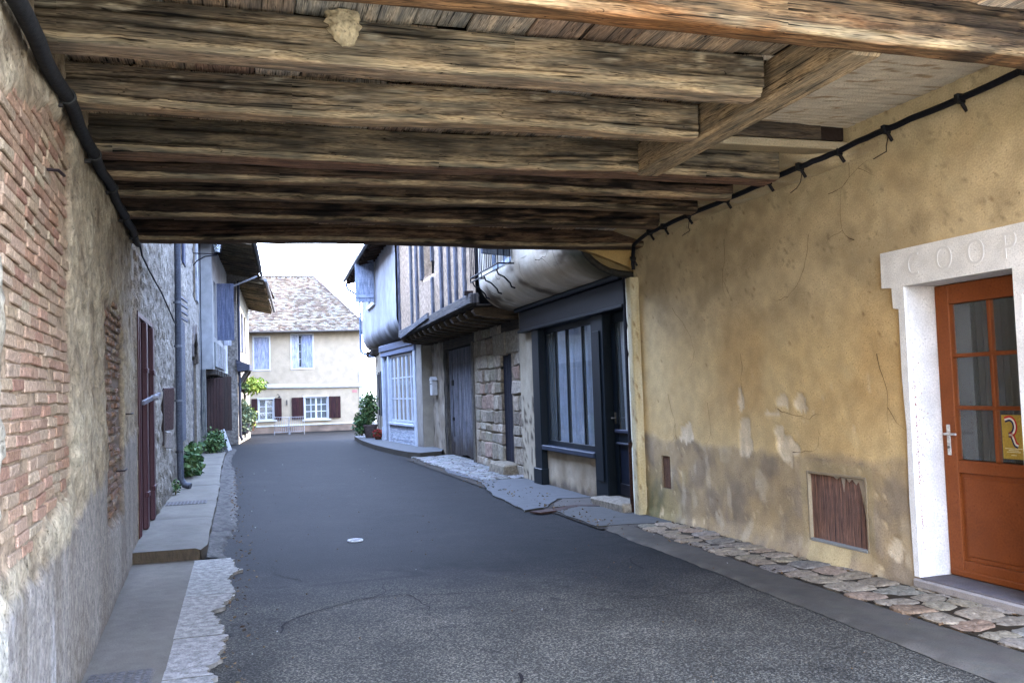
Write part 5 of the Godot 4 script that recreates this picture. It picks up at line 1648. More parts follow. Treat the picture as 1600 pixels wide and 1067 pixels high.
# ------------------------------------------------------------------ the right row
func right_row() -> void:
	var navy := C(24, 28, 36)
	var t := thing("shop_house", "cream house right after the passage with a dark blue shopfront under a rounded jetty", "house", facade(Vector2(4.97, -15.75), Vector2(4.89, -10.5)))
	var q := g()
	var top := func(s: float, y: float) -> float:
		gc = C(200, 184, 158).lerp(C(164, 146, 120), clampf(0.5 + fa(s * 1.4, y * 1.4, 170.0), 0, 1))
		gc = gc.lerp(C(120, 108, 94), ss(0.14, 0.0, y + 0.1 * fa(s * 3.0, y, 171.0)))
		return 0.02 * fa(s * 2.0, y * 2.0, 172.0) - 0.02 * ss(0.25, 0.4, fa(s * 5.0, y * 4.0, 173.0)) * ss(0.35, 0.05, y)
	wall(q, 1.33, 3.78, 0, 0.62, 0.04, [], top)
	wall(q, 0.0, 0.97, 0, 3.05, 0.07, [], func(s: float, y: float):
		gc = C(206, 192, 166).lerp(C(176, 160, 134), clampf(0.5 + fa(s, y * 0.6, 174.0), 0, 1))
		if y < 1.5 and fa(s * 6.0, y * 6.0, 175.0) > 0.22: gc = C(110, 98, 84)
		return 0.02 * fa(s * 1.6, y * 1.6, 176.0) + 0.03)
	ob("stall_riser", q, M.plaster, t)
	q = g()
	quadbox(q, 0.97, 1.35, 0.02, 2.66, -0.15, 0.10, navy, 0.01)
	quadbox(q, 0.93, 1.38, 0.0, 0.28, -0.15, 0.125, navy, 0.01)
	quadbox(q, 3.76, 4.22, 0.02, 2.66, -0.15, 0.08, navy, 0.01)
	quadbox(q, 3.86, 4.12, 0.3, 2.4, 0.08, 0.10, navy, 0.01)
	quadbox(q, 4.98, 5.12, 0.02, 2.66, -0.15, 0.09, navy, 0.01)
	quadbox(q, 0.4, 5.14, 2.66, 2.99, -0.15, 0.14, C(18, 21, 28), 0.01)
	quadbox(q, 0.34, 5.16, 2.99, 3.06, -0.15, 0.22, navy, 0.015)
	quadbox(q, 0.37, 5.15, 2.62, 2.665, -0.15, 0.175, navy, 0.01)
	quadbox(q, 1.35, 3.76, 0.60, 0.68, -0.2, 0.10, C(58, 64, 80), 0.01)
	var sf := ob("shopfront", q, M.gloss, t)
	q = g()
	var fr := C(34, 37, 46)
	quadbox(q, 1.35, 1.43, 0.68, 2.62, -0.09, -0.02, fr); quadbox(q, 3.68, 3.76, 0.68, 2.62, -0.09, -0.02, fr)
	quadbox(q, 1.43, 3.68, 0.68, 0.76, -0.09, -0.021, fr); quadbox(q, 1.43, 3.68, 2.54, 2.62, -0.09, -0.021, fr)
	for s in [1.83, 2.38, 3.09]: quadbox(q, s - 0.014, s + 0.014, 0.76, 2.54, -0.085, -0.03, fr, 0.003)
	var wd := ob("shop_window", q, M.gloss, sf)
	var ed := [1.43, 1.83, 2.38, 3.09, 3.68]
	for k in 4:
		q = g()
		q.poly([Vector3(ed[k] + 0.012, 0.76, -0.055), Vector3(ed[k + 1] - 0.012, 0.76, -0.056), Vector3(ed[k + 1] - 0.012, 2.54, -0.055), Vector3(ed[k] + 0.012, 2.54, -0.054)], Color.WHITE, Vector3.BACK)
		ob("pane", q, M.glass, wd)
	q = g()
	sheet(q, 260, 6, func(u: float, v: float):
		var s := lerpf(1.38, 3.74, u)
		var f := sin(s * 34.0 + 2.2 * fa(s * 1.2, v * 0.4, 180.0)) + 0.6 * sin(s * 71.0)
		gc = C(172, 186, 206) * (1.0 + 0.12 * fa(s * 6.0, v * 2.0, 181.0))
		if fa(s * 3.0, 7.0, 184.0) > 0.25: gc = C(196, 204, 214)
		return Vector3(s, lerpf(0.66, 2.62, v), -0.17 + 0.020 * f))
	ob("curtain", q, M.cloth, sf)
	q = g()    # the shop door
	quadbox(q, 4.22, 4.36, 0.14, 2.62, -0.10, -0.04, navy); quadbox(q, 4.86, 4.98, 0.14, 2.62, -0.10, -0.04, navy)
	quadbox(q, 4.36, 4.86, 2.48, 2.62, -0.10, -0.041, navy); quadbox(q, 4.36, 4.86, 0.84, 1.0, -0.10, -0.041, navy)
	quadbox(q, 4.36, 4.86, 0.30, 0.84, -0.10, -0.06, C(32, 38, 54)); quadbox(q, 4.36, 4.86, 0.14, 0.30, -0.10, -0.041, C(30, 32, 40))
	quadbox(q, 4.30, 4.92, 0.98, 1.03, -0.05, -0.005, C(64, 70, 86), 0.01)
	quadbox(q, 4.33, 4.89, 0.82, 0.855, -0.05, -0.01, C(56, 60, 74), 0.01)
	var sd := ob("shop_door", q, M.gloss, t)
	q = g()
	q.poly([Vector3(4.35, 1.0, -0.07), Vector3(4.87, 1.0, -0.07), Vector3(4.87, 2.49, -0.07), Vector3(4.35, 2.49, -0.07)], Color.WHITE, Vector3.BACK)
	ob("pane", q, M.glass, sd)
	q = g()
	sheet(q, 60, 4, func(u: float, v: float):
		var s := lerpf(4.33 + 0.10 * (1.0 - v), 4.88, u)
		gc = C(190, 194, 198)
		return Vector3(s, lerpf(0.95, 2.52, v), -0.13 + 0.016 * sin(s * 44.0 + 3.0 * v)))
	ob("net_curtain", q, M.cloth, sd)
	q = g()
	q.tube([Vector3(4.29, 1.18, -0.04), Vector3(4.29, 1.18, 0.02), Vector3(4.33, 1.18, 0.03)], 0.012, 6, C(150, 146, 140)); quadbox(q, 4.27, 4.31, 1.1, 1.26, -0.04, -0.03, C(110, 100, 84))
	ob("handle", q, M.metal, sd)
	q = g()
	q.box(at(4.62, 0.055, 0.08), Vector3(1.1, 0.13, 0.42), 0.02, C(168, 156, 138), 0.015)
	ob("doorstep", q, M.stone, t)
	q = g()
	q.tube([Vector3(5.16, 0.02, 0.13), Vector3(5.165, 0.9, 0.13)], 0.035, 10, C(74, 50, 38)); q.tube([Vector3(5.165, 0.9, 0.13), Vector3(5.16, 3.0, 0.13)], 0.026, 10, C(50, 50, 58))
	ob("rusty_pipe", q, M.metal, t)
	core(t, 0.0, 5.24, 0.0, 7.8, -6.0, -0.26)
	# the jetty: a rounded plaster cove, then the upper wall
	var win := Rect2(0.62, 3.72, 1.45, 1.9)
	q = g()
	var stain := func(s: float, y: float) -> void:
		var n := fa(s * 0.9, y * 0.8, 190.0)
		gc = C(255, 246, 226, 1.4).lerp(C(246, 226, 196, 1.3), clampf(0.5 + n, 0, 1))
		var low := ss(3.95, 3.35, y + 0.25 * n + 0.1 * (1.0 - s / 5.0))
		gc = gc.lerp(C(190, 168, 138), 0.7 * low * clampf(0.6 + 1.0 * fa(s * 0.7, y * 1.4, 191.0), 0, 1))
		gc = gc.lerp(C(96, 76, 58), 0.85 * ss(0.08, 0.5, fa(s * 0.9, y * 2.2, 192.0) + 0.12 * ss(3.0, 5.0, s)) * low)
		gc = gc.lerp(C(74, 76, 48), 0.85 * ss(3.9, 5.0, s + 0.6 * n) * ss(3.6, 3.3, y))
		gc = gc.lerp(C(236, 232, 224), 0.7 * ss(0.3, 0.0, s) * ss(3.3, 3.6, y))
	sheet(q, 110, 26, func(u: float, v: float):
		var s := u * 5.2
		var a := v * PI * 0.5
		var y := 3.62 - 0.56 * cos(a)
		stain.call(s, y)
		var n := 0.02 * fa(s * 0.9, y * 1.5, 195.0)
		return Vector3(s, y + n, 0.10 + 0.66 * sin(a) + n + 0.006 * fa(s * 3.0, y * 3.0, 197.0)))
	ob("cove", q, M.plaster, t)
	q = g()
	var on_cove := func(a2: Vector2) -> Vector3:
		var an := acos(clampf((3.62 - a2.y) / 0.56, 0.0, 1.0))
		var nn := 0.02 * fa(a2.x * 0.9, a2.y * 1.5, 195.0)
		return Vector3(a2.x, a2.y + nn - 0.012, 0.10 + 0.66 * sin(an) + nn + 0.012)
	for c in [[1.2, 3.6, -1.3, 0.5], [2.6, 3.58, -1.7, 0.45], [3.4, 3.5, -0.4, 0.8], [4.2, 3.6, -1.5, 0.4], [0.4, 3.5, -0.3, 0.7]]:
		crack(q, Vector2(c[0], c[1]), c[2], c[3], 0.012, C(84, 66, 50), on_cove, Vector3(0, -1, 1), 2)
	stuff(ob("hairline_cracks", q, M.plaster, t))
	q = g()
	wall(q, 0.0, 5.2, 3.62, 7.8, 0.08, [win], func(s: float, y: float):
		stain.call(s, y)
		return 0.76 + 0.02 * fa(s * 0.9, y * 1.5, 195.0))
	reveal(q, win, 0.2, C(214, 208, 196))
	var up := ob("upper_wall", q, M.plaster, t)
	q = g()
	var prof := PackedVector2Array([Vector2(0, 3.06)])
	for i in 9: prof.append(Vector2(0.10 + 0.66 * sin(i / 8.0 * PI * 0.5), 3.62 - 0.56 * cos(i / 8.0 * PI * 0.5)))
	prof.append(Vector2(0.76, 7.8)); prof.append(Vector2(0, 7.8))
	var mir := PackedVector2Array()
	for p in prof: mir.append(Vector2(-p.x, p.y))
	q.slab(mir, 0.03, Transform3D(Basis(Vector3.FORWARD, Vector3.UP, Vector3.RIGHT), Vector3(5.2, 0, 0)), C(170, 146, 100))
	q.slab(prof, 0.03, Transform3D(Basis(Vector3.BACK, Vector3.UP, Vector3.LEFT), Vector3(0.0, 0, 0)), C(212, 206, 194))
	ob("end_wall", q, M.plaster, t)
	q = g()
	var rim := []
	for i in 9: rim.append(Vector3(5.20, 3.62 - 0.56 * cos(i / 8.0 * PI * 0.5) - 0.02, 0.10 + 0.66 * sin(i / 8.0 * PI * 0.5)))
	rim.push_front(Vector3(5.2, 3.02, 0.0))
	q.tube(rim, 0.045, 8, C(70, 64, 56))
	ob("lead_rim", q, M.metal, t)
	casement(t, win, 0.66, 2, 4, C(176, 192, 216), 0.07, 0.04)
	boards(t, "shutter", 0.6, 1.85, 0.04, 4, C(150, 160, 178), 0.06, Transform3D(Basis(Vector3.UP, -1.1), Vector3(2.08, 3.74, 0.77)), M.board)
	# window guard of wrought iron
	q = g()
	var ir := C(26, 26, 30)
	var y0 := 3.60
	for y in [3.60, 4.45]:
		q.bar(Vector3(0.45, y, 1.02), Vector3(2.3, y, 1.02), 0.025, 0.025, ir)
		for s in [0.45, 2.3]: q.bar(Vector3(s, y, 0.74), Vector3(s, y, 1.03), 0.025, 0.025, ir)
	q.bar(Vector3(0.45, 3.52, 1.02), Vector3(2.3, 3.52, 1.02), 0.02, 0.02, ir)
	for s in [0.45, 2.3]: q.bar(Vector3(s, 3.52, 1.02), Vector3(s, 3.60, 1.02), 0.02, 0.02, ir)
	var gd := ob("window_guard", q, M.iron, t)
	for k in 17:
		q = g()
		q.bar(Vector3(0.45 + k * 0.1156, y0, 1.02), Vector3(0.45 + k * 0.1156, 4.45, 1.02), 0.014, 0.014, ir, Vector3.RIGHT, 0.002)
		ob("bar", q, M.iron, gd)
	for s in [0.45, 2.3]:
		for k in 2:
			q = g()
			q.bar(Vector3(s, y0, 0.82 + k * 0.1), Vector3(s, 4.45, 0.82 + k * 0.1), 0.014, 0.014, ir, Vector3.RIGHT, 0.002)
			ob("bar", q, M.iron, gd)
	for s in [0.6, 1.4, 2.2]:
		q = g()
		q.tube([Vector3(s, 3.52, 1.02), Vector3(s, 3.44, 0.99), Vector3(s, 3.40, 0.9), Vector3(s, 3.36, 0.86), Vector3(s, 3.30, 0.80), Vector3(s, 3.24, 0.78), Vector3(s, 3.22, 0.72)], 0.014, 6, ir)
		ob("scroll_bracket", q, M.iron, gd)
	slope(t, -0.05, 5.25, 7.75, 1.2, 11.4, -3.5, C(150, 118, 98))

	# ---- the half-timbered house with the old gate
	var h2 := thing("half_timbered_house", "half-timbered house with pinkish infill over a grey plank gate and a narrow stone doorway", "house", facade(Vector2(5.15, -24.6), Vector2(5.0, -15.78)))
	q = g()
	wall(q, 0, 1.6, 0, 3.1, 0.08, [], func(s: float, y: float):
		gc = C(190, 176, 156).lerp(C(150, 134, 112), clampf(0.5 + 1.1 * fa(s * 1.6, y * 1.2, 200.0), 0, 1))
		gc = gc.lerp(C(90, 80, 70), 0.6 * ss(0.15, 0.45, fa(s * 4.0, y * 3.0, 201.0)))
		return 0.03 * fa(s * 2.0, y * 1.5, 202.0))
	ob("lower_wall", q, M.plaster, h2)
	q = g()
	wall(q, 4.84, 8.82, 0, 3.1, 0.09, [Rect2(7.29, 0.0, 0.78, 2.33)], func(s: float, y: float):
		gc = C(168, 152, 130) * (1.0 + 0.4 * fa(s * 3.0, y * 3.0, 204.0))
		return -0.035)
	ob("lower_wall", q, M.rubble, h2)
	core(h2, 0.0, 8.8, 0.0, 7.8, -6.0, -0.75)
	# squared stones round the doorway
	var y := 0.0
	var sbase := C(190, 176, 154)
	while y < 2.92:
		var hh := minf(rng.randf_range(0.18, 0.36), 2.94 - y)
		for part in [[5.02, 7.28], [8.08, 8.80]]:
			if y > 2.30 and part[0] > 6.0: continue
			var s: float = part[0]
			while s < part[1] - 0.02:
				var w := minf(rng.randf_range(0.22, 0.62), part[1] - s)
				if part[1] - s - w < 0.2: w = part[1] - s
				q = g()
				var c := vary(sbase.lerp(C(140, 124, 104), rng.randf() * 0.7), 0.2)
				if rng.randf() < 0.05: c = vary(C(186, 158, 138), 0.1)
				q.box(at(s + w * 0.5, y + hh * 0.5, -0.2 + rng.randf_range(-0.02, 0.018)), Vector3(w - 0.012, hh - 0.012, 0.40), 0.025, c, 0.022)
				ob("stone_block", q, M.rubble, h2)
				s += w
		y += hh
	for lt in [[6.75, 7.7], [7.7, 8.8]]:
		q = g()
		q.box(at((lt[0] + lt[1]) * 0.5, 2.53, -0.19 + rng.randf_range(-0.02, 0.02)), Vector3(lt[1] - lt[0] - 0.015, 0.44, 0.45), 0.03, vary(C(178, 166, 146), 0.08), 0.012)
		ob("lintel_stone", q, M.rubble, h2)
	q = g()
	q.box(at(7.66, 0.10, 0.02), Vector3(1.1, 0.24, 0.5), 0.03, C(158, 146, 126), 0.02)
	ob("doorstep", q, M.rubble, h2)
	boards(h2, "narrow_door", 0.80, 2.12, 0.04, 5, C(30, 32, 44), 0.12, at(7.29, 0.21, -0.05), M.board, [0.3])
	# the plank gate
	q = g()
	quadbox(q, 1.6, 4.75, 0.0, 3.1, -0.5, -0.32, C(40, 34, 30), 0.0)
	ob("gate_recess", q, M.wood, h2)
	q = g()
	quadbox(q, 1.7, 4.7, 0.35, 0.5, -0.19, -0.14, C(110, 106, 108)); quadbox(q, 1.7, 4.7, 2.2, 2.35, -0.19, -0.14, C(110, 106, 108))
	var gate := ob("plank_gate", q, M.wood, h2)
	var s := 1.66
	while s < 4.68:
		var w := minf(rng.randf_range(0.15, 0.24), 4.70 - s)
		var gg := g()
		var b0 := rng.randf_range(0.0, 0.10)
		var zz := -0.11 + rng.randf_range(-0.008, 0.008)
		if s < 2.25: zz -= 0.03
		sheet(gg, 30, 2, func(v: float, u: float):
			var yy := lerpf(b0, 2.68, v)
			gc = C(142, 142, 148).lerp(C(112, 110, 116), clampf(0.5 + 1.3 * fa(s * 4.0, yy * 0.4, 210.0), 0, 1))
			gc = gc.lerp(C(70, 58, 46), 0.85 * ss(0.75, 0.25, yy + 0.35 * fa(s * 5.0, yy * 1.0, 211.0)))
			return Vector3(s + 0.004 + u * (w - 0.010), yy, zz + 0.004 * sin(u * PI)), Vector3.BACK)
		for i in gg.v.size(): gg.uv[i] = Vector2(gg.v[i].y + s * 3.7, gg.v[i].x)
		quadbox(gg, s + 0.005, s + w - 0.007, b0, 2.68, zz - 0.035, zz - 0.004, C(90, 84, 80), 0.002)
		ob("gate_plank", gg, M.wood, gate)
		s += w
	q = g()
	quadbox(q, 2.22, 2.36, 1.78, 1.92, -0.10, -0.05, C(40, 38, 40))
	ob("lock", q, M.iron, gate)
	q = g()
	quadbox(q, 2.2, 2.34, 0.9, 0.98, -0.10, -0.06, C(40, 38, 40))
	ob("lock", q, M.iron, gate)
	q = g()
	quadbox(q, 4.70, 4.88, 0.0, 2.75, -0.2, 0.0, C(112, 104, 92), 0.02, 0.01)
	ob("gate_post", q, M.wood, h2)
	q = g()
	quadbox(q, 1.5, 1.68, 0.0, 2.75, -0.2, -0.02, C(108, 102, 94), 0.02, 0.01)
	ob("gate_post", q, M.wood, h2)
	q = g()
	quadbox(q, 1.4, 8.82, 2.70, 2.98, -0.4, -0.03, C(84, 74, 64), 0.02, 0.01)
	ob("lintel_beam", q, M.wood, h2)
	for k in 14:
		q = g()
		var sx := 0.35 + k * 0.635
		q.slab(PackedVector2Array([Vector2(0.3, 3.16), Vector2(-0.80, 3.16), Vector2(-0.86, 3.09), Vector2(-0.80, 3.01), Vector2(-0.55, 2.97), Vector2(-0.2, 2.93), Vector2(0.3, 2.92)]), 0.16, Transform3D(Basis(Vector3.FORWARD, Vector3.UP, Vector3.RIGHT), Vector3(sx, 0, 0)), vary(C(116, 102, 86), 0.25))
		q.slab(PackedVector2Array([Vector2(0.80, 3.16), Vector2(-0.3, 3.16), Vector2(-0.3, 2.92), Vector2(0.2, 2.93), Vector2(0.55, 2.97), Vector2(0.80, 3.01), Vector2(0.86, 3.09)]), 0.02, Transform3D(Basis(Vector3.BACK, Vector3.UP, Vector3.LEFT), Vector3(sx - 0.16, 0, 0)), C(90, 78, 66))
		ob("joist", q, M.wood, h2)
	for k in 5:
		q = g()
		quadbox(q, 0.1, 8.8, 3.17, 3.2, 0.83 - k * 0.2, 0.83 - k * 0.2 - 0.19, vary(C(84, 76, 68), 0.2))
		ob("soffit_board", q, M.wood, h2)
	# sill beam, then the infill and the posts
	q = g()
	q.bar(Vector3(0.05, 3.24, 0.84), Vector3(5.0, 3.27, 0.84), 0.16, 0.2, C(112, 108, 108), Vector3.UP, 0.02)
	ob("sill_beam", q, M.wood, h2)
	q = g()
	q.bar(Vector3(4.9, 3.26, 0.86), Vector3(8.8, 3.30, 0.86), 0.18, 0.2, C(104, 98, 94), Vector3.UP, 0.02)
	ob("sill_beam", q, M.wood, h2)
	q = g()
	q.bar(Vector3(0.6, 3.16, 0.93), Vector3(4.6, 3.36, 0.94), 0.05, 0.14, C(122, 120, 124), Vector3.UP, 0.01)
	ob("facing_board", q, M.wood, h2)
	var op := Rect2(3.62, 4.38, 1.22, 1.5)
	q = g()
	wall(q, 0.0, 8.8, 3.3, 7.8, 0.07, [op], func(s2: float, yy: float):
		var n := fa(s2 * 0.8, yy * 0.8, 220.0)
		gc = C(216, 188, 158).lerp(C(196, 168, 138), clampf(0.5 + n + 0.4 * fa(s2 * 6.0, yy * 6.0, 221.0), 0, 1))
		gc *= 1.0 - 0.35 * ss(0.25, 0.5, fa(s2 * 9.0, yy * 9.0, 222.0))
		return 0.84 + 0.02 * n + 0.012 * fa(s2 * 9.0, yy * 9.0, 223.0))
	ob("infill", q, M.rubble, h2)
	q = g()
	quadbox(q, op.position.x - 0.1, op.end.x + 0.1, op.position.y - 0.1, op.end.y + 0.1, 0.55, 0.62, C(16, 15, 15), 0.0)
	ob("dark_opening", q, M.wood, h2)
	for p in [[0.03, 3.3, 7.7, 0.10], [2.05, 3.3, 7.7, 0.16], [2.85, 3.3, 7.7, 0.19], [3.5, 4.3, 7.7, 0.14], [4.88, 4.55, 7.7, 0.15], [4.86, 3.3, 4.2, 0.16], [5.85, 3.3, 7.7, 0.17], [6.65, 3.3, 7.7, 0.14], [7.3, 3.3, 7.7, 0.15], [8.05, 3.3, 7.7, 0.15]]:
		q = g()
		q.bar(Vector3(p[0], p[1], 0.845), Vector3(p[0] + rng.randf_range(-0.04, 0.04), p[2], 0.85), p[3], 0.1, vary(C(116, 116, 124), 0.14), Vector3.BACK, 0.012)
		ob("timber_post", q, M.wood, h2)
	q = g()
	quadbox(q, 8.5, 8.62, 3.38, 3.46, 0.8, 1.0, C(60, 50, 44))
	ob("peg", q, M.wood, h2)
	slope(h2, 0.0, 8.85, 7.75, 1.3, 11.4, -3.5, C(150, 118, 98))
	var mbx := thing("letter_box", "small white letter box on the plaster between the plank gate and the white shopfront", "letter box", h2.transform * at(0.62, 1.55, 0.06))
	q = g()
	quadbox(q, -0.17, 0.17, 0.0, 0.40, -0.05, 0.10, C(212, 210, 206), 0.01)
	q.slab(PackedVector2Array([Vector2(-0.19, 0.40), Vector2(0.19, 0.40), Vector2(0.0, 0.5)]), 0.17, at(0, 0, 0.115), C(206, 204, 200))
	ob("box", q, M.paint, mbx)
	q = g(); quadbox(q, -0.11, 0.11, 0.29, 0.315, 0.10, 0.106, C(60, 60, 60), 0.001); ob("slot", q, M.iron, mbx)
	white_shop()

func white_shop() -> void:
	var t := thing("white_shop_house", "pale blue-white house at the end of the right row with a white glazed shopfront", "house", facade(Vector2(4.5, -34.0), Vector2(4.2, -24.62)))
	var q := g()
	var win := Rect2(2.4, 4.72, 2.0, 1.35)
	var paint := func(s: float, y: float) -> void:
		var n := fa(s * 0.5, y * 0.6, 230.0)
		gc = C(196, 197, 200).lerp(C(164, 164, 166), clampf(0.45 + 0.9 * n, 0, 1))
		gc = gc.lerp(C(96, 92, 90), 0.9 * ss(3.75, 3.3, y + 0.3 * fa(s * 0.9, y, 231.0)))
		gc = gc.lerp(C(150, 150, 154), 0.5 * ss(0.1, 0.5, fa(s * 0.8, y * 0.3, 232.0)) * ss(4.8, 4.3, y))
	wall(q, 0.0, 9.38, 3.78, 6.3, 0.1, [win], func(s: float, y: float):
		paint.call(s, y)
		return 0.02 * fa(s * 0.7, y * 0.9, 233.0))
	reveal(q, win, 0.15, C(226, 228, 232))
	ob("upper_wall", q, M.smooth_plaster, t)
	q = g()
	sheet(q, 70, 16, func(u: float, v: float):
		var a := v * PI * 0.5
		var y := 3.80 - 0.60 * cos(a)
		var s := u * 9.38
		paint.call(s, y)
		return Vector3(s, y, -0.55 + 0.55 * sin(a) + 0.02 * fa(s * 0.7, y * 0.9, 233.0)))
	ob("cove", q, M.smooth_plaster, t)
	q = g()
	var prof := PackedVector2Array()
	for i in 9: prof.append(Vector2(-0.55 + 0.55 * sin(i / 8.0 * PI * 0.5), 3.80 - 0.60 * cos(i / 8.0 * PI * 0.5)))
	prof.append(Vector2(0, 6.3)); prof.append(Vector2(-3.0, 6.3)); prof.append(Vector2(-3.0, 3.2))
	q.slab(prof, 0.03, Transform3D(Basis(Vector3.BACK, Vector3.UP, Vector3.LEFT), Vector3(0, 0, 0)), C(200, 202, 206))
	ob("end_wall", q, M.smooth_plaster, t)
	core(t, 0.02, 9.36, 3.21, 6.2, -6.0, -0.62)
	core(t, 0.3, 9.3, 0.0, 3.2, -6.0, -1.35)
	# window and the shutter that stands out into the street
	q = g()
	quadbox(q, 2.28, 2.40, 4.60, 6.15, -0.05, 0.05, C(240, 242, 246)); quadbox(q, 4.40, 4.50, 4.60, 6.15, -0.05, 0.05, C(240, 242, 246)); quadbox(q, 2.28, 4.5, 4.58, 4.72, -0.05, 0.07, C(240, 242, 246))
	ob("window_surround", q, M.gloss, t)
	casement(t, win, -0.06, 2, 3, C(230, 234, 240))
	boards(t, "open_shutter", 0.62, 1.55, 0.04, 5, C(196, 208, 234), 0.05, Transform3D(Basis(Vector3.UP, -PI * 0.5 - 0.12), Vector3(4.5, 4.66, 0.03)), M.board)
	q = g()
	q.bar(Vector3(4.48, 5.1, 0.2), Vector3(4.48, 5.1, 0.5), 0.02, 0.04, C(30, 34, 44)); q.bar(Vector3(4.47, 5.35, 0.28), Vector3(4.47, 5.6, 0.28), 0.02, 0.03, C(30, 34, 44), Vector3.BACK)
	ob("shutter_latch", q, M.iron, t)
	for k in 6:
		q = g()
		quadbox(q, 0.2 + k * 0.5, 0.38 + k * 0.5, 3.0, 3.22, -1.0, rng.randf_range(-0.25, -0.02), vary(C(72, 62, 54), 0.2), 0.02)
		ob("joist", q, M.wood, t)
	eave(t, -0.3, 9.3, 5.98, 6.05, 0.55, 0.12, 16, C(96, 78, 66))
	slope(t, -0.5, 9.4, 6.0, 0.65, 10.2, -3.8, C(150, 118, 98))
	# the ground floor stands on its own line
	var inv := t.transform.affine_inverse()
	var F := inv * facade(Vector2(4.56, -29.75), Vector2(4.86, -24.62))
	var wcol := C(214, 222, 234)
	q = g()
	quadbox(q, 0.0, 0.16, 0.0, 2.84, -0.15, 0.04, wcol, 0.01); quadbox(q, -0.02, 0.18, 0.0, 0.55, -0.1, 0.06, wcol, 0.01)
	quadbox(q, 0.86, 1.02, 0.1, 2.84, -0.15, 0.03, wcol, 0.01)
	quadbox(q, 4.28, 4.52, 0.1, 2.84, -0.15, 0.04, wcol, 0.01)
	quadbox(q, 0.0, 4.55, 2.84, 3.0, -0.15, 0.06, C(128, 140, 164), 0.01); quadbox(q, -0.05, 4.6, 3.0, 3.2, -0.15, 0.10, C(112, 122, 144), 0.01)
	quadbox(q, 1.02, 4.28, 0.66, 0.74, -0.15, 0.07, wcol, 0.01)
	var sf := ob("white_shopfront", q, M.paint, t, F)
	for k in 5:
		q = g()
		quadbox(q, 1.02, 4.28, 0.10 + k * 0.112, 0.205 + k * 0.112, -0.04, 0.012 + rng.randf_range(-0.004, 0.004), vary(wcol, 0.05), 0.008)
		ob("riser_board", q, M.board, sf)
	q = g(); quadbox(q, 0.16, 0.86, 0.12, 2.78, -0.10, -0.05, C(170, 176, 186), 0.004); quadbox(q, 0.26, 0.76, 0.3, 1.0, -0.05, -0.04, C(160, 166, 178)); quadbox(q, 0.26, 0.76, 1.2, 2.6, -0.05, -0.042, C(150, 158, 172)); ob("panel_door", q, M.paint, sf)
	for k in 3:
		var x0 := 1.04 + k * 1.08
		casement(sf, Rect2(x0, 0.76, 1.06, 2.06), -0.03, 2, 3, wcol, 0.07, 0.035, 0.05, "casement", true)
	q = g()
	sheet(q, 60, 4, func(u: float, v: float):
		gc = C(120, 124, 132) if fa(u * 5.0, v) < 0.1 else C(186, 190, 196)
		return Vector3(1.0 + u * 3.3, lerpf(0.7, 2.84, v), -0.42 + 0.03 * sin(u * 60.0)))
	ob("shop_blind", q, M.cloth, sf)
	# plaster between the shop and the gate, and the wall round the far corner
	q = g()
	wall(q, 4.52, 5.14, 0.0, 3.2, 0.08, [], mottled(C(186, 178, 166), C(140, 130, 118), 0.8, 240.0))
	quadbox(q, 5.10, 5.135, 0.0, 3.2, -0.7, -0.01, C(168, 158, 142))
	ob("plaster_pier", q, M.plaster, t, F)
	var F2 := inv * facade(Vector2(4.95, -34.0), Vector2(4.55, -29.76))
	q = g()
	var hh := [Rect2(0.8, 0.14, 0.9, 2.2), Rect2(2.7, 0.9, 0.8, 1.5)]
	wall(q, 0.0, 4.25, 0.0, 3.2, 0.1, hh, mottled(C(206, 194, 172), C(150, 138, 120), 0.8, 243.0))
	for h in hh: reveal(q, h, 0.14, C(170, 160, 144))
	ob("side_wall", q, M.plaster, t, F2)
	core(t, -0.2, 4.4, 0.0, 3.2, -4.0, -1.2)
	var dd := inv * facade(Vector2(4.95, -34.0), Vector2(4.55, -29.76))
	boards(t, "dark_shutter", 0.42, 1.5, 0.04, 3, C(58, 60, 66), 0.1, dd * at(2.26, 0.9, 0.03), M.board)
	boards(t, "dark_shutter", 0.42, 1.5, 0.04, 3, C(58, 60, 66), 0.1, dd * at(3.52, 0.9, 0.03), M.board)
	boards(t, "dark_door", 0.88, 2.15, 0.04, 4, C(70, 62, 58), 0.1, dd * at(0.81, 0.15, -0.06), M.board)
	boards(t, "dark_shutter", 0.78, 1.46, 0.04, 4, C(64, 66, 74), 0.1, dd * at(2.71, 0.92, -0.06), M.board)
	var dp := thing("downpipe", "grey downpipe at the far corner of the pale blue-white house", "pipe")
	var T3 := t.transform
	q = g()
	q.tube([T3 * Vector3(-0.1, 5.85, 0.58), T3 * Vector3(-0.1, 5.62, 0.5), T3 * Vector3(-0.05, 5.35, 0.10), T3 * Vector3(-0.04, 5.1, 0.07), T3 * Vector3(-0.03, 3.4, 0.07), T3 * Vector3(0.0, 3.2, 0.04), T3 * Vector3(0.5, 3.1, -0.12), T3 * Vector3(1.4, 3.0, -0.22)], 0.045, 10, C(128, 146, 176))
	ob("tube", q, M.metal, dp)

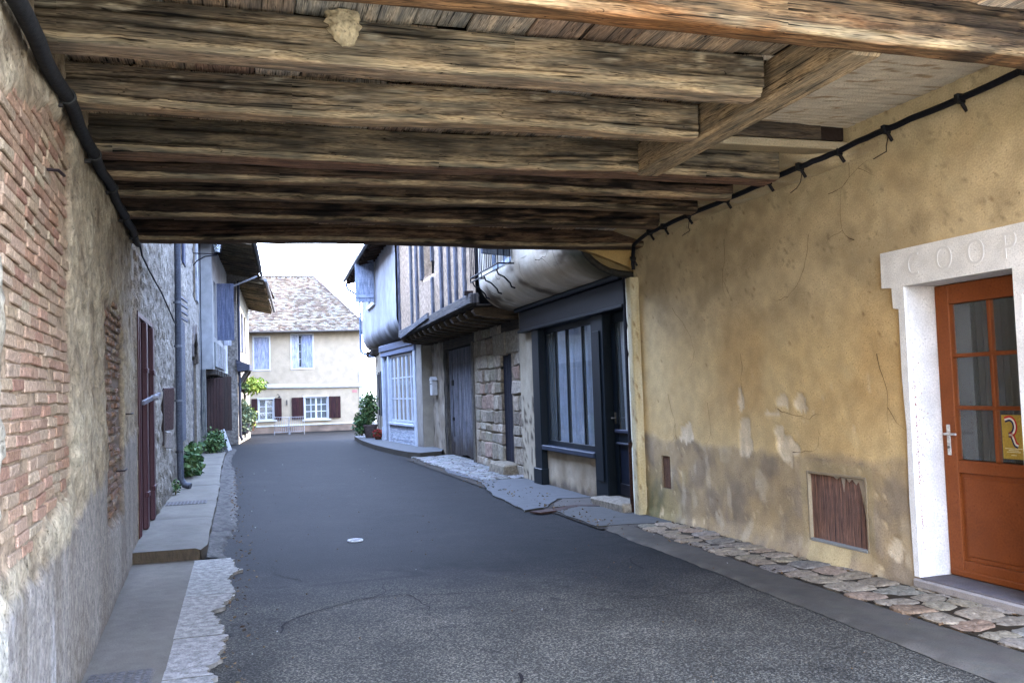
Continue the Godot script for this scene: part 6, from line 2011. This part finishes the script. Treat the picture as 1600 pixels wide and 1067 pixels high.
# ------------------------------------------------------------------ what stands round about, out of the picture but in its light
func surroundings() -> void:
	var t := thing("square_house", "pale sunlit house across the small square behind the passage mouth", "house", facade(Vector2(-5.2, 16.0), Vector2(-5.2, -1.5)))
	var q := g()
	var holes := []
	for k in 4:
		holes.append(Rect2(1.8 + k * 4.0, 0.9, 1.0, 1.7)); holes.append(Rect2(1.8 + k * 4.0, 4.0, 1.0, 1.6))
	wall(q, 0, 17.5, 0, 9.0, 0.5, holes, func(s: float, y: float):
		gc = C(234, 212, 172)
		return 0.0)
	for h in holes: reveal(q, h, 0.2, C(220, 204, 170))
	ob("wall", q, M.smooth_plaster, t)
	core(t, 0, 17.5, 0, 9, -6, -0.4)
	for h in holes: boards(t, "shutter", 1.0, h.size.y, 0.04, 5, C(120, 130, 140), 0.08, at(h.position.x, h.position.y, -0.05), M.board)
	slope(t, -0.3, 17.8, 9.0, 0.5, 11.6, -3.2, C(160, 124, 100))
	for s in [[Vector2(8.0, -42.6), Vector2(16.5, -42.6), 6.5, "tall plain house behind the pale blue-white house at the bend"], [Vector2(7.9, -52.0), Vector2(15.5, -51.0), 5.2, "tile-roofed house seen beyond the cream house at the end of the street"]]:
		var h := thing("back_house", s[3], "house", facade(s[0], s[1]))
		var W: float = (s[0] as Vector2).distance_to(s[1])
		q = g()
		quadbox(q, 0, W, 0, s[2], -6.0, 0, C(214, 196, 166), 0.0)
		ob("wall", q, M.smooth_plaster, h)
		slope(h, -0.3, W + 0.3, s[2] - 0.1, 0.4, s[2] + 2.6, -3.0, C(206, 176, 150))

# ------------------------------------------------------------------ plants
func leaves(q: G, n: int, at0: Callable, size: float, cols: Array, droop := 0.2) -> void:
	for i in n:
		var p: Vector3 = at0.call()
		var d := Vector3(rng.randf_range(-1, 1), rng.randf_range(-0.6, 1.0), rng.randf_range(-1, 1)).normalized()
		var side := d.cross(Vector3(rng.randf_range(-1, 1), rng.randf_range(-1, 1), rng.randf_range(-1, 1))).normalized()
		var l := size * rng.randf_range(0.6, 1.3)
		var w := l * 0.34
		var c := vary(cols[rng.randi() % cols.size()], 0.25)
		var mid := p + d * l * 0.5
		var tip := p + d * l - Vector3(0, droop * l, 0)
		var nn := d.cross(side)
		q.poly([p, mid + side * w, tip], c, nn)
		q.poly([p, tip, mid - side * w], c, nn + side * 0.3)

func ball(c: Vector3, r: Vector3) -> Vector3:
	var d := Vector3(rng.randfn(), rng.randfn(), rng.randfn()).normalized() * pow(rng.randf(), 0.45)
	d *= 1.0 + 0.35 * fa(d.x * 2.0 + c.x, d.y * 2.0 + c.y, d.z * 2.0)
	return c + d * r

func clump(called: String, label: String, cat: String, c: Vector3, r: Vector3, n: int, size: float, cols: Array, stems := 9, group := "") -> Node3D:
	var t := thing(called, label, cat, at(c.x, maxf(0.0, c.y - r.y), c.z), group)
	var o := Vector3(c.x, maxf(0.0, c.y - r.y), c.z)
	var q := g()
	leaves(q, n, func(): return ball(c - o, r), size, cols)
	ob("foliage", q, M.leaf, t)
	q = g()
	for i in stems:
		var tip := ball(c - o, r * 0.8)
		q.tube([Vector3(tip.x * 0.15, 0.0, tip.z * 0.15), tip * 0.5 + Vector3(0, 0.05, 0), tip], [0.008, 0.006, 0.003], 5, C(92, 84, 56))
	if stems: ob("stems", q, M.leaf, t)
	return t

func pot(t: Node, r: float, h: float, col: Color, p := Vector3.ZERO) -> void:
	var q := g()
	q.lathe([Vector2(0.0, 0.0), Vector2(r * 0.72, 0.0), Vector2(r * 0.98, h * 0.85), Vector2(r * 1.06, h * 0.86), Vector2(r * 1.06, h), Vector2(r * 0.92, h), Vector2(r * 0.88, h * 0.88), Vector2(0.0, h * 0.88)], p, 18, col)
	ob("pot", q, M.tile, t)

func small_things() -> void:
	var dark := [C(60, 84, 50), C(48, 72, 44), C(76, 98, 60), C(88, 108, 66)]
	var grey := [C(96, 112, 92), C(78, 96, 78), C(112, 126, 100)]
	var lime := [C(130, 150, 66), C(146, 164, 80), C(108, 130, 56)]
	clump("wall_weed", "broad-leaved weed growing at the foot of the stone house beside the downpipe", "plant", Vector3(-0.92, 0.42, -19.3), Vector3(0.20, 0.36, 1.1), 700, 0.13, dark)
	clump("wall_weed", "dense dark green clump on the pavement before the jettied house", "plant", Vector3(-0.75, 0.42, -27.3), Vector3(0.40, 0.36, 0.7), 1100, 0.10, dark)
	var b := clump("potted_shrub", "grey-green bushy shrub in a dark tub at the bend on the left", "plant", Vector3(0.12, 0.98, -35.6), Vector3(0.34, 0.66, 0.5), 1300, 0.13, grey, 14)
	pot(b, 0.30, 0.42, C(70, 74, 84))
	b = clump("potted_shrub", "pale-leaved bush standing before the sunlit house at the bend", "plant", Vector3(0.40, 0.85, -37.5), Vector3(0.30, 0.5, 0.4), 700, 0.12, grey + lime, 9)
	pot(b, 0.24, 0.36, C(120, 98, 84))
	var vine := clump("climbing_vine", "bright sunlit vine spreading from the corner of the house at the bend", "plant", Vector3(0.46, 2.15, -37.0), Vector3(0.62, 0.30, 0.7), 1500, 0.13, lime, 0)
	var q := g()
	q.tube([Vector3(-0.32, -1.85, 0.1), Vector3(-0.30, -0.9, 0.1), Vector3(-0.18, -0.1, 0.0), Vector3(0.2, 0.35, 0.0), Vector3(0.7, 0.3, 0.1)], [0.025, 0.02, 0.018, 0.012, 0.006], 6, C(110, 92, 66))
	ob("vine_stem", q, M.wood, vine)
	var hb := clump("hanging_basket", "dark hanging basket of trailing leaves under the slate hood", "plant", Vector3(0.16, 2.05, -34.4), Vector3(0.20, 0.16, 0.2), 320, 0.10, dark, 0)
	q = g()
	q.lathe([Vector2(0.0, -0.06), Vector2(0.12, -0.02), Vector2(0.17, 0.10), Vector2(0.0, 0.10)], Vector3(0, 0.02, 0), 12, C(44, 40, 38))
	for k in 3: q.tube([Vector3(cos(k * 2.1) * 0.16, 0.12, sin(k * 2.1) * 0.16), Vector3(0, 0.72, 0)], 0.006, 4, C(60, 60, 60))
	ob("basket", q, M.iron, hb)
	b = clump("potted_shrub", "tall leafy shrub in a brown pot beside the white shopfront", "plant", Vector3(4.33, 1.15, -31.6), Vector3(0.32, 0.62, 0.35), 1300, 0.11, dark + [C(120, 136, 88)], 12)
	pot(b, 0.24, 0.46, C(104, 92, 88), Vector3(0.05, -0.4, 0))
	clump("potted_shrub", "low dark shrub spreading to the left of the tall potted shrub", "plant", Vector3(4.10, 0.62, -31.9), Vector3(0.26, 0.42, 0.3), 700, 0.11, dark, 6)
	var fl := clump("flower_pot", "small pot of red flowers on the platform by the white shop door", "plant", Vector3(4.40, 0.34, -30.0), Vector3(0.18, 0.14, 0.18), 380, 0.07, [C(150, 42, 40), C(120, 34, 34), C(70, 80, 50)], 4)
	pot(fl, 0.13, 0.14, C(120, 76, 58), Vector3(0, -0.06, 0))
	var wl := clump("wall_weed", "small weed rooted in the wall foot by the raised pavement's second drain cover", "plant", Vector3(-0.98, 0.24, -15.4), Vector3(0.08, 0.12, 0.16), 60, 0.06, dark, 3)
	# the white board leaning by the weeds
	q = g()
	q.box(Transform3D(Basis.from_euler(Vector3(0, 0.2, 0.32)), Vector3(-0.36, 0.45, -27.5)), Vector3(0.11, 0.64, 0.03), 0.004, C(226, 228, 230))
	tag(ob("white_board", q, M.paint), "narrow white board leaning over the green clump before the jettied house", "board")
	# lantern on the stone house
	var la := thing("wall_lantern", "old iron street lantern on a bracket high on the stone house", "lantern", at(-0.46, 5.36, -24.0))
	q = g()
	for k in 4:
		var a := PI * 0.25 + k * PI * 0.5
		var d0 := Vector3(cos(a), 0, sin(a))
		var d1 := Vector3(cos(a + PI * 0.5), 0, sin(a + PI * 0.5))
		q.bar(d0 * 0.10, d0 * 0.19 + Vector3(0, 0.42, 0), 0.018, 0.018, C(30, 30, 34))
		q.bar(d0 * 0.10, d1 * 0.10, 0.018, 0.018, C(30, 30, 34)); q.bar(d0 * 0.19 + Vector3(0, 0.42, 0), d1 * 0.19 + Vector3(0, 0.42, 0), 0.02, 0.02, C(30, 30, 34))
		q.bar(d0 * 0.145 + Vector3(0, 0.2, 0), d1 * 0.145 + Vector3(0, 0.2, 0), 0.012, 0.012, C(30, 30, 34))
	ob("frame", q, M.iron, la)
	for k in 4:
		var a := PI * 0.25 + k * PI * 0.5
		var d0 := Vector3(cos(a), 0, sin(a))
		var d1 := Vector3(cos(a + PI * 0.5), 0, sin(a + PI * 0.5))
		q = g()
		q.poly([d0 * 0.10, d1 * 0.10, d1 * 0.19 + Vector3(0, 0.42, 0), d0 * 0.19 + Vector3(0, 0.42, 0)], Color.WHITE, d0 + d1)
		ob("pane", q, M.glass, la)
	q = g()
	q.lathe([Vector2(0.22, 0.43), Vector2(0.12, 0.58), Vector2(0.05, 0.62), Vector2(0.04, 0.68), Vector2(0.0, 0.70)], Vector3.ZERO, 4, C(36, 36, 40))
	q.lathe([Vector2(0.0, -0.05), Vector2(0.035, -0.03), Vector2(0.02, 0.0), Vector2(0.1, 0.0)], Vector3.ZERO, 8, C(36, 36, 40))
	ob("cap", q, M.iron, la)
	q = g()
	q.tube([Vector3(-0.60, -0.35, 0.0), Vector3(-0.50, -0.22, 0.0), Vector3(-0.30, -0.10, 0), Vector3(0, -0.06, 0)], 0.018, 6, C(30, 30, 34)); q.tube([Vector3(-0.60, -0.02, 0), Vector3(0, -0.04, 0)], 0.015, 6, C(30, 30, 34))
	ob("bracket", q, M.iron, la)
	# barrier at the end of the street
	var mc := C(150, 154, 160)
	for s in 2:
		var bt := thing("metal_barrier", ["left-hand pale metal barrier before the cream house, under the gap between its lower windows", "right-hand pale metal barrier before the cream house, reaching under its wider lower window"][s], "barrier", at(1.46 + s * 0.66, 0.0, -41.0), "pale barriers before the cream house")
		q = g()
		q.tube([Vector3(0.02, 0.0, 0), Vector3(0.02, 0.78 - 0.02 * s, 0), Vector3(0.64, 0.76, 0), Vector3(0.64, 0.0, 0)], 0.018, 8, mc)
		q.tube([Vector3(0.02, 0.12, 0), Vector3(0.64, 0.12, 0)], 0.012, 6, mc)
		ob("rail", q, M.metal, bt)
		for k in 7:
			q = g()
			q.tube([Vector3(0.09 + k * 0.08, 0.12, 0), Vector3(0.09 + k * 0.08, 0.76, 0)], 0.008, 6, mc)
			ob("bar", q, M.metal, bt)
	# covers in the ground
	var vc := thing("valve_cover", "small round pale-rimmed valve cover in the middle of the road", "cover", at(1.21, 0.002, -10.17))
	q = g()
	q.lathe([Vector2(0.088, 0.0), Vector2(0.088, 0.012), Vector2(0.08, 0.016), Vector2(0.062, 0.014), Vector2(0.060, 0.006)], Vector3.ZERO, 18, C(216, 216, 220)); ob("rim", q, M.stone, vc)
	q = g()
	q.lathe([Vector2(0.060, 0.007), Vector2(0.0, 0.009)], Vector3.ZERO, 18, C(96, 96, 104)); ob("lid", q, M.metal, vc)
	var dc := [[-0.75, 0.127, -14.05, 0.56, 0.42, "iron drain cover in the raised pavement by the stone house"], [-0.68, 0.017, -5.62, 0.36, 0.5, "worn drain cover in the near pavement beside the white kerb stones"]]
	for d in dc:
		var t := thing("drain_cover", d[5], "cover", at(d[0], d[1], d[2]))
		q = g()
		quadbox(q, -d[3] * 0.5, d[3] * 0.5, -0.02, 0.006, -d[4] * 0.5, d[4] * 0.5, C(92, 90, 90) if d[2] < -8.0 else C(108, 100, 92), 0.004)
		ob("plate", q, M.metal, t)
		q = g()
		for i in int(d[3] / 0.05):
			for j in int(d[4] / 0.05):
				quadbox(q, -d[3] * 0.5 + 0.012 + i * 0.05, -d[3] * 0.5 + 0.044 + i * 0.05, 0.006, 0.010, -d[4] * 0.5 + 0.012 + j * 0.05, -d[4] * 0.5 + 0.044 + j * 0.05, C(104, 100, 98), 0.0)
		stuff(ob("studs", q, M.metal, t))
	# iron drain plate between the slabs before the shop
	q = g()
	q.slab(PackedVector2Array([Vector2(3.62, 11.34), Vector2(4.0, 11.45), Vector2(4.34, 11.66), Vector2(4.86, 11.36), Vector2(4.9, 11.22), Vector2(4.4, 11.52), Vector2(4.0, 11.24), Vector2(3.7, 11.14)]), 0.02, Transform3D(Basis(Vector3.RIGHT, Vector3.FORWARD, Vector3.UP), Vector3(0, 0.021, 0)), C(78, 58, 50))
	tag(ob("rusty_grating", q, M.metal), "rusty strip of drain channel crossing the slabs before the blue shop", "grating")
	# grit, dry leaves and small litter swept to the edges
	q = g()
	for i in 300:
		var z := -rng.randf_range(3.5, 24.0)
		var x := rng.randf_range(0.1, 3.9)
		var pale := rng.randf() < 0.14
		if rng.randf() < 0.6: x = road_left(z) + absf(rng.randfn(0, 0.25)) if rng.randf() < 0.5 else 4.3 + rng.randfn(0, 0.3)
		var s := rng.randf_range(0.004, 0.009)
		q.box(atx(x, 0.022 + s * 0.3, z, rng.randf(), rng.randf() * 6.0, rng.randf()), Vector3(s * 1.6, s * 0.7, s), 0.0, C(200, 198, 192) if pale else C(110, 92, 70))
	for i in 520:      # dirt and dry leaves lying along the foot of walls and kerbs
		var z := -rng.randf_range(3.8, 22.0)
		var x := 0.0
		match rng.randi() % 3:
			0: x = 4.30 + rng.randfn(0, 0.05) + (0.0 if z > -9.3 else -0.3)
			1: x = 4.86 - absf(rng.randfn(0, 0.06)) if z > -9.6 else 4.2 + rng.randfn(0, 0.2)
			2: x = road_left(z) + absf(rng.randfn(0, 0.10))
		var s := rng.randf_range(0.008, 0.022)
		q.box(atx(x, 0.026, z, rng.randf() * 0.6, rng.randf() * 6.0, rng.randf() * 0.6), Vector3(s * 1.5, s * 0.25, s), 0.0, vary([C(96, 74, 50), C(120, 96, 66), C(70, 58, 46)][rng.randi() % 3], 0.3))
	struct("grit", q, M.stone, "stuff")
	# a service wire across the street
	q = g()
	var pts := []
	for i in 17:
		var f := i / 16.0
		pts.append(Vector3(lerpf(-0.2, 7.5, f), lerpf(5.15, 5.75, f) - 0.25 * sin(f * PI), lerpf(-42.7, -42.2, f)))
	q.tube(pts, 0.012, 5, C(210, 210, 214))
	tag(ob("service_wire", q, M.iron), "pale wire hung across the roof front of the cream house", "wire")
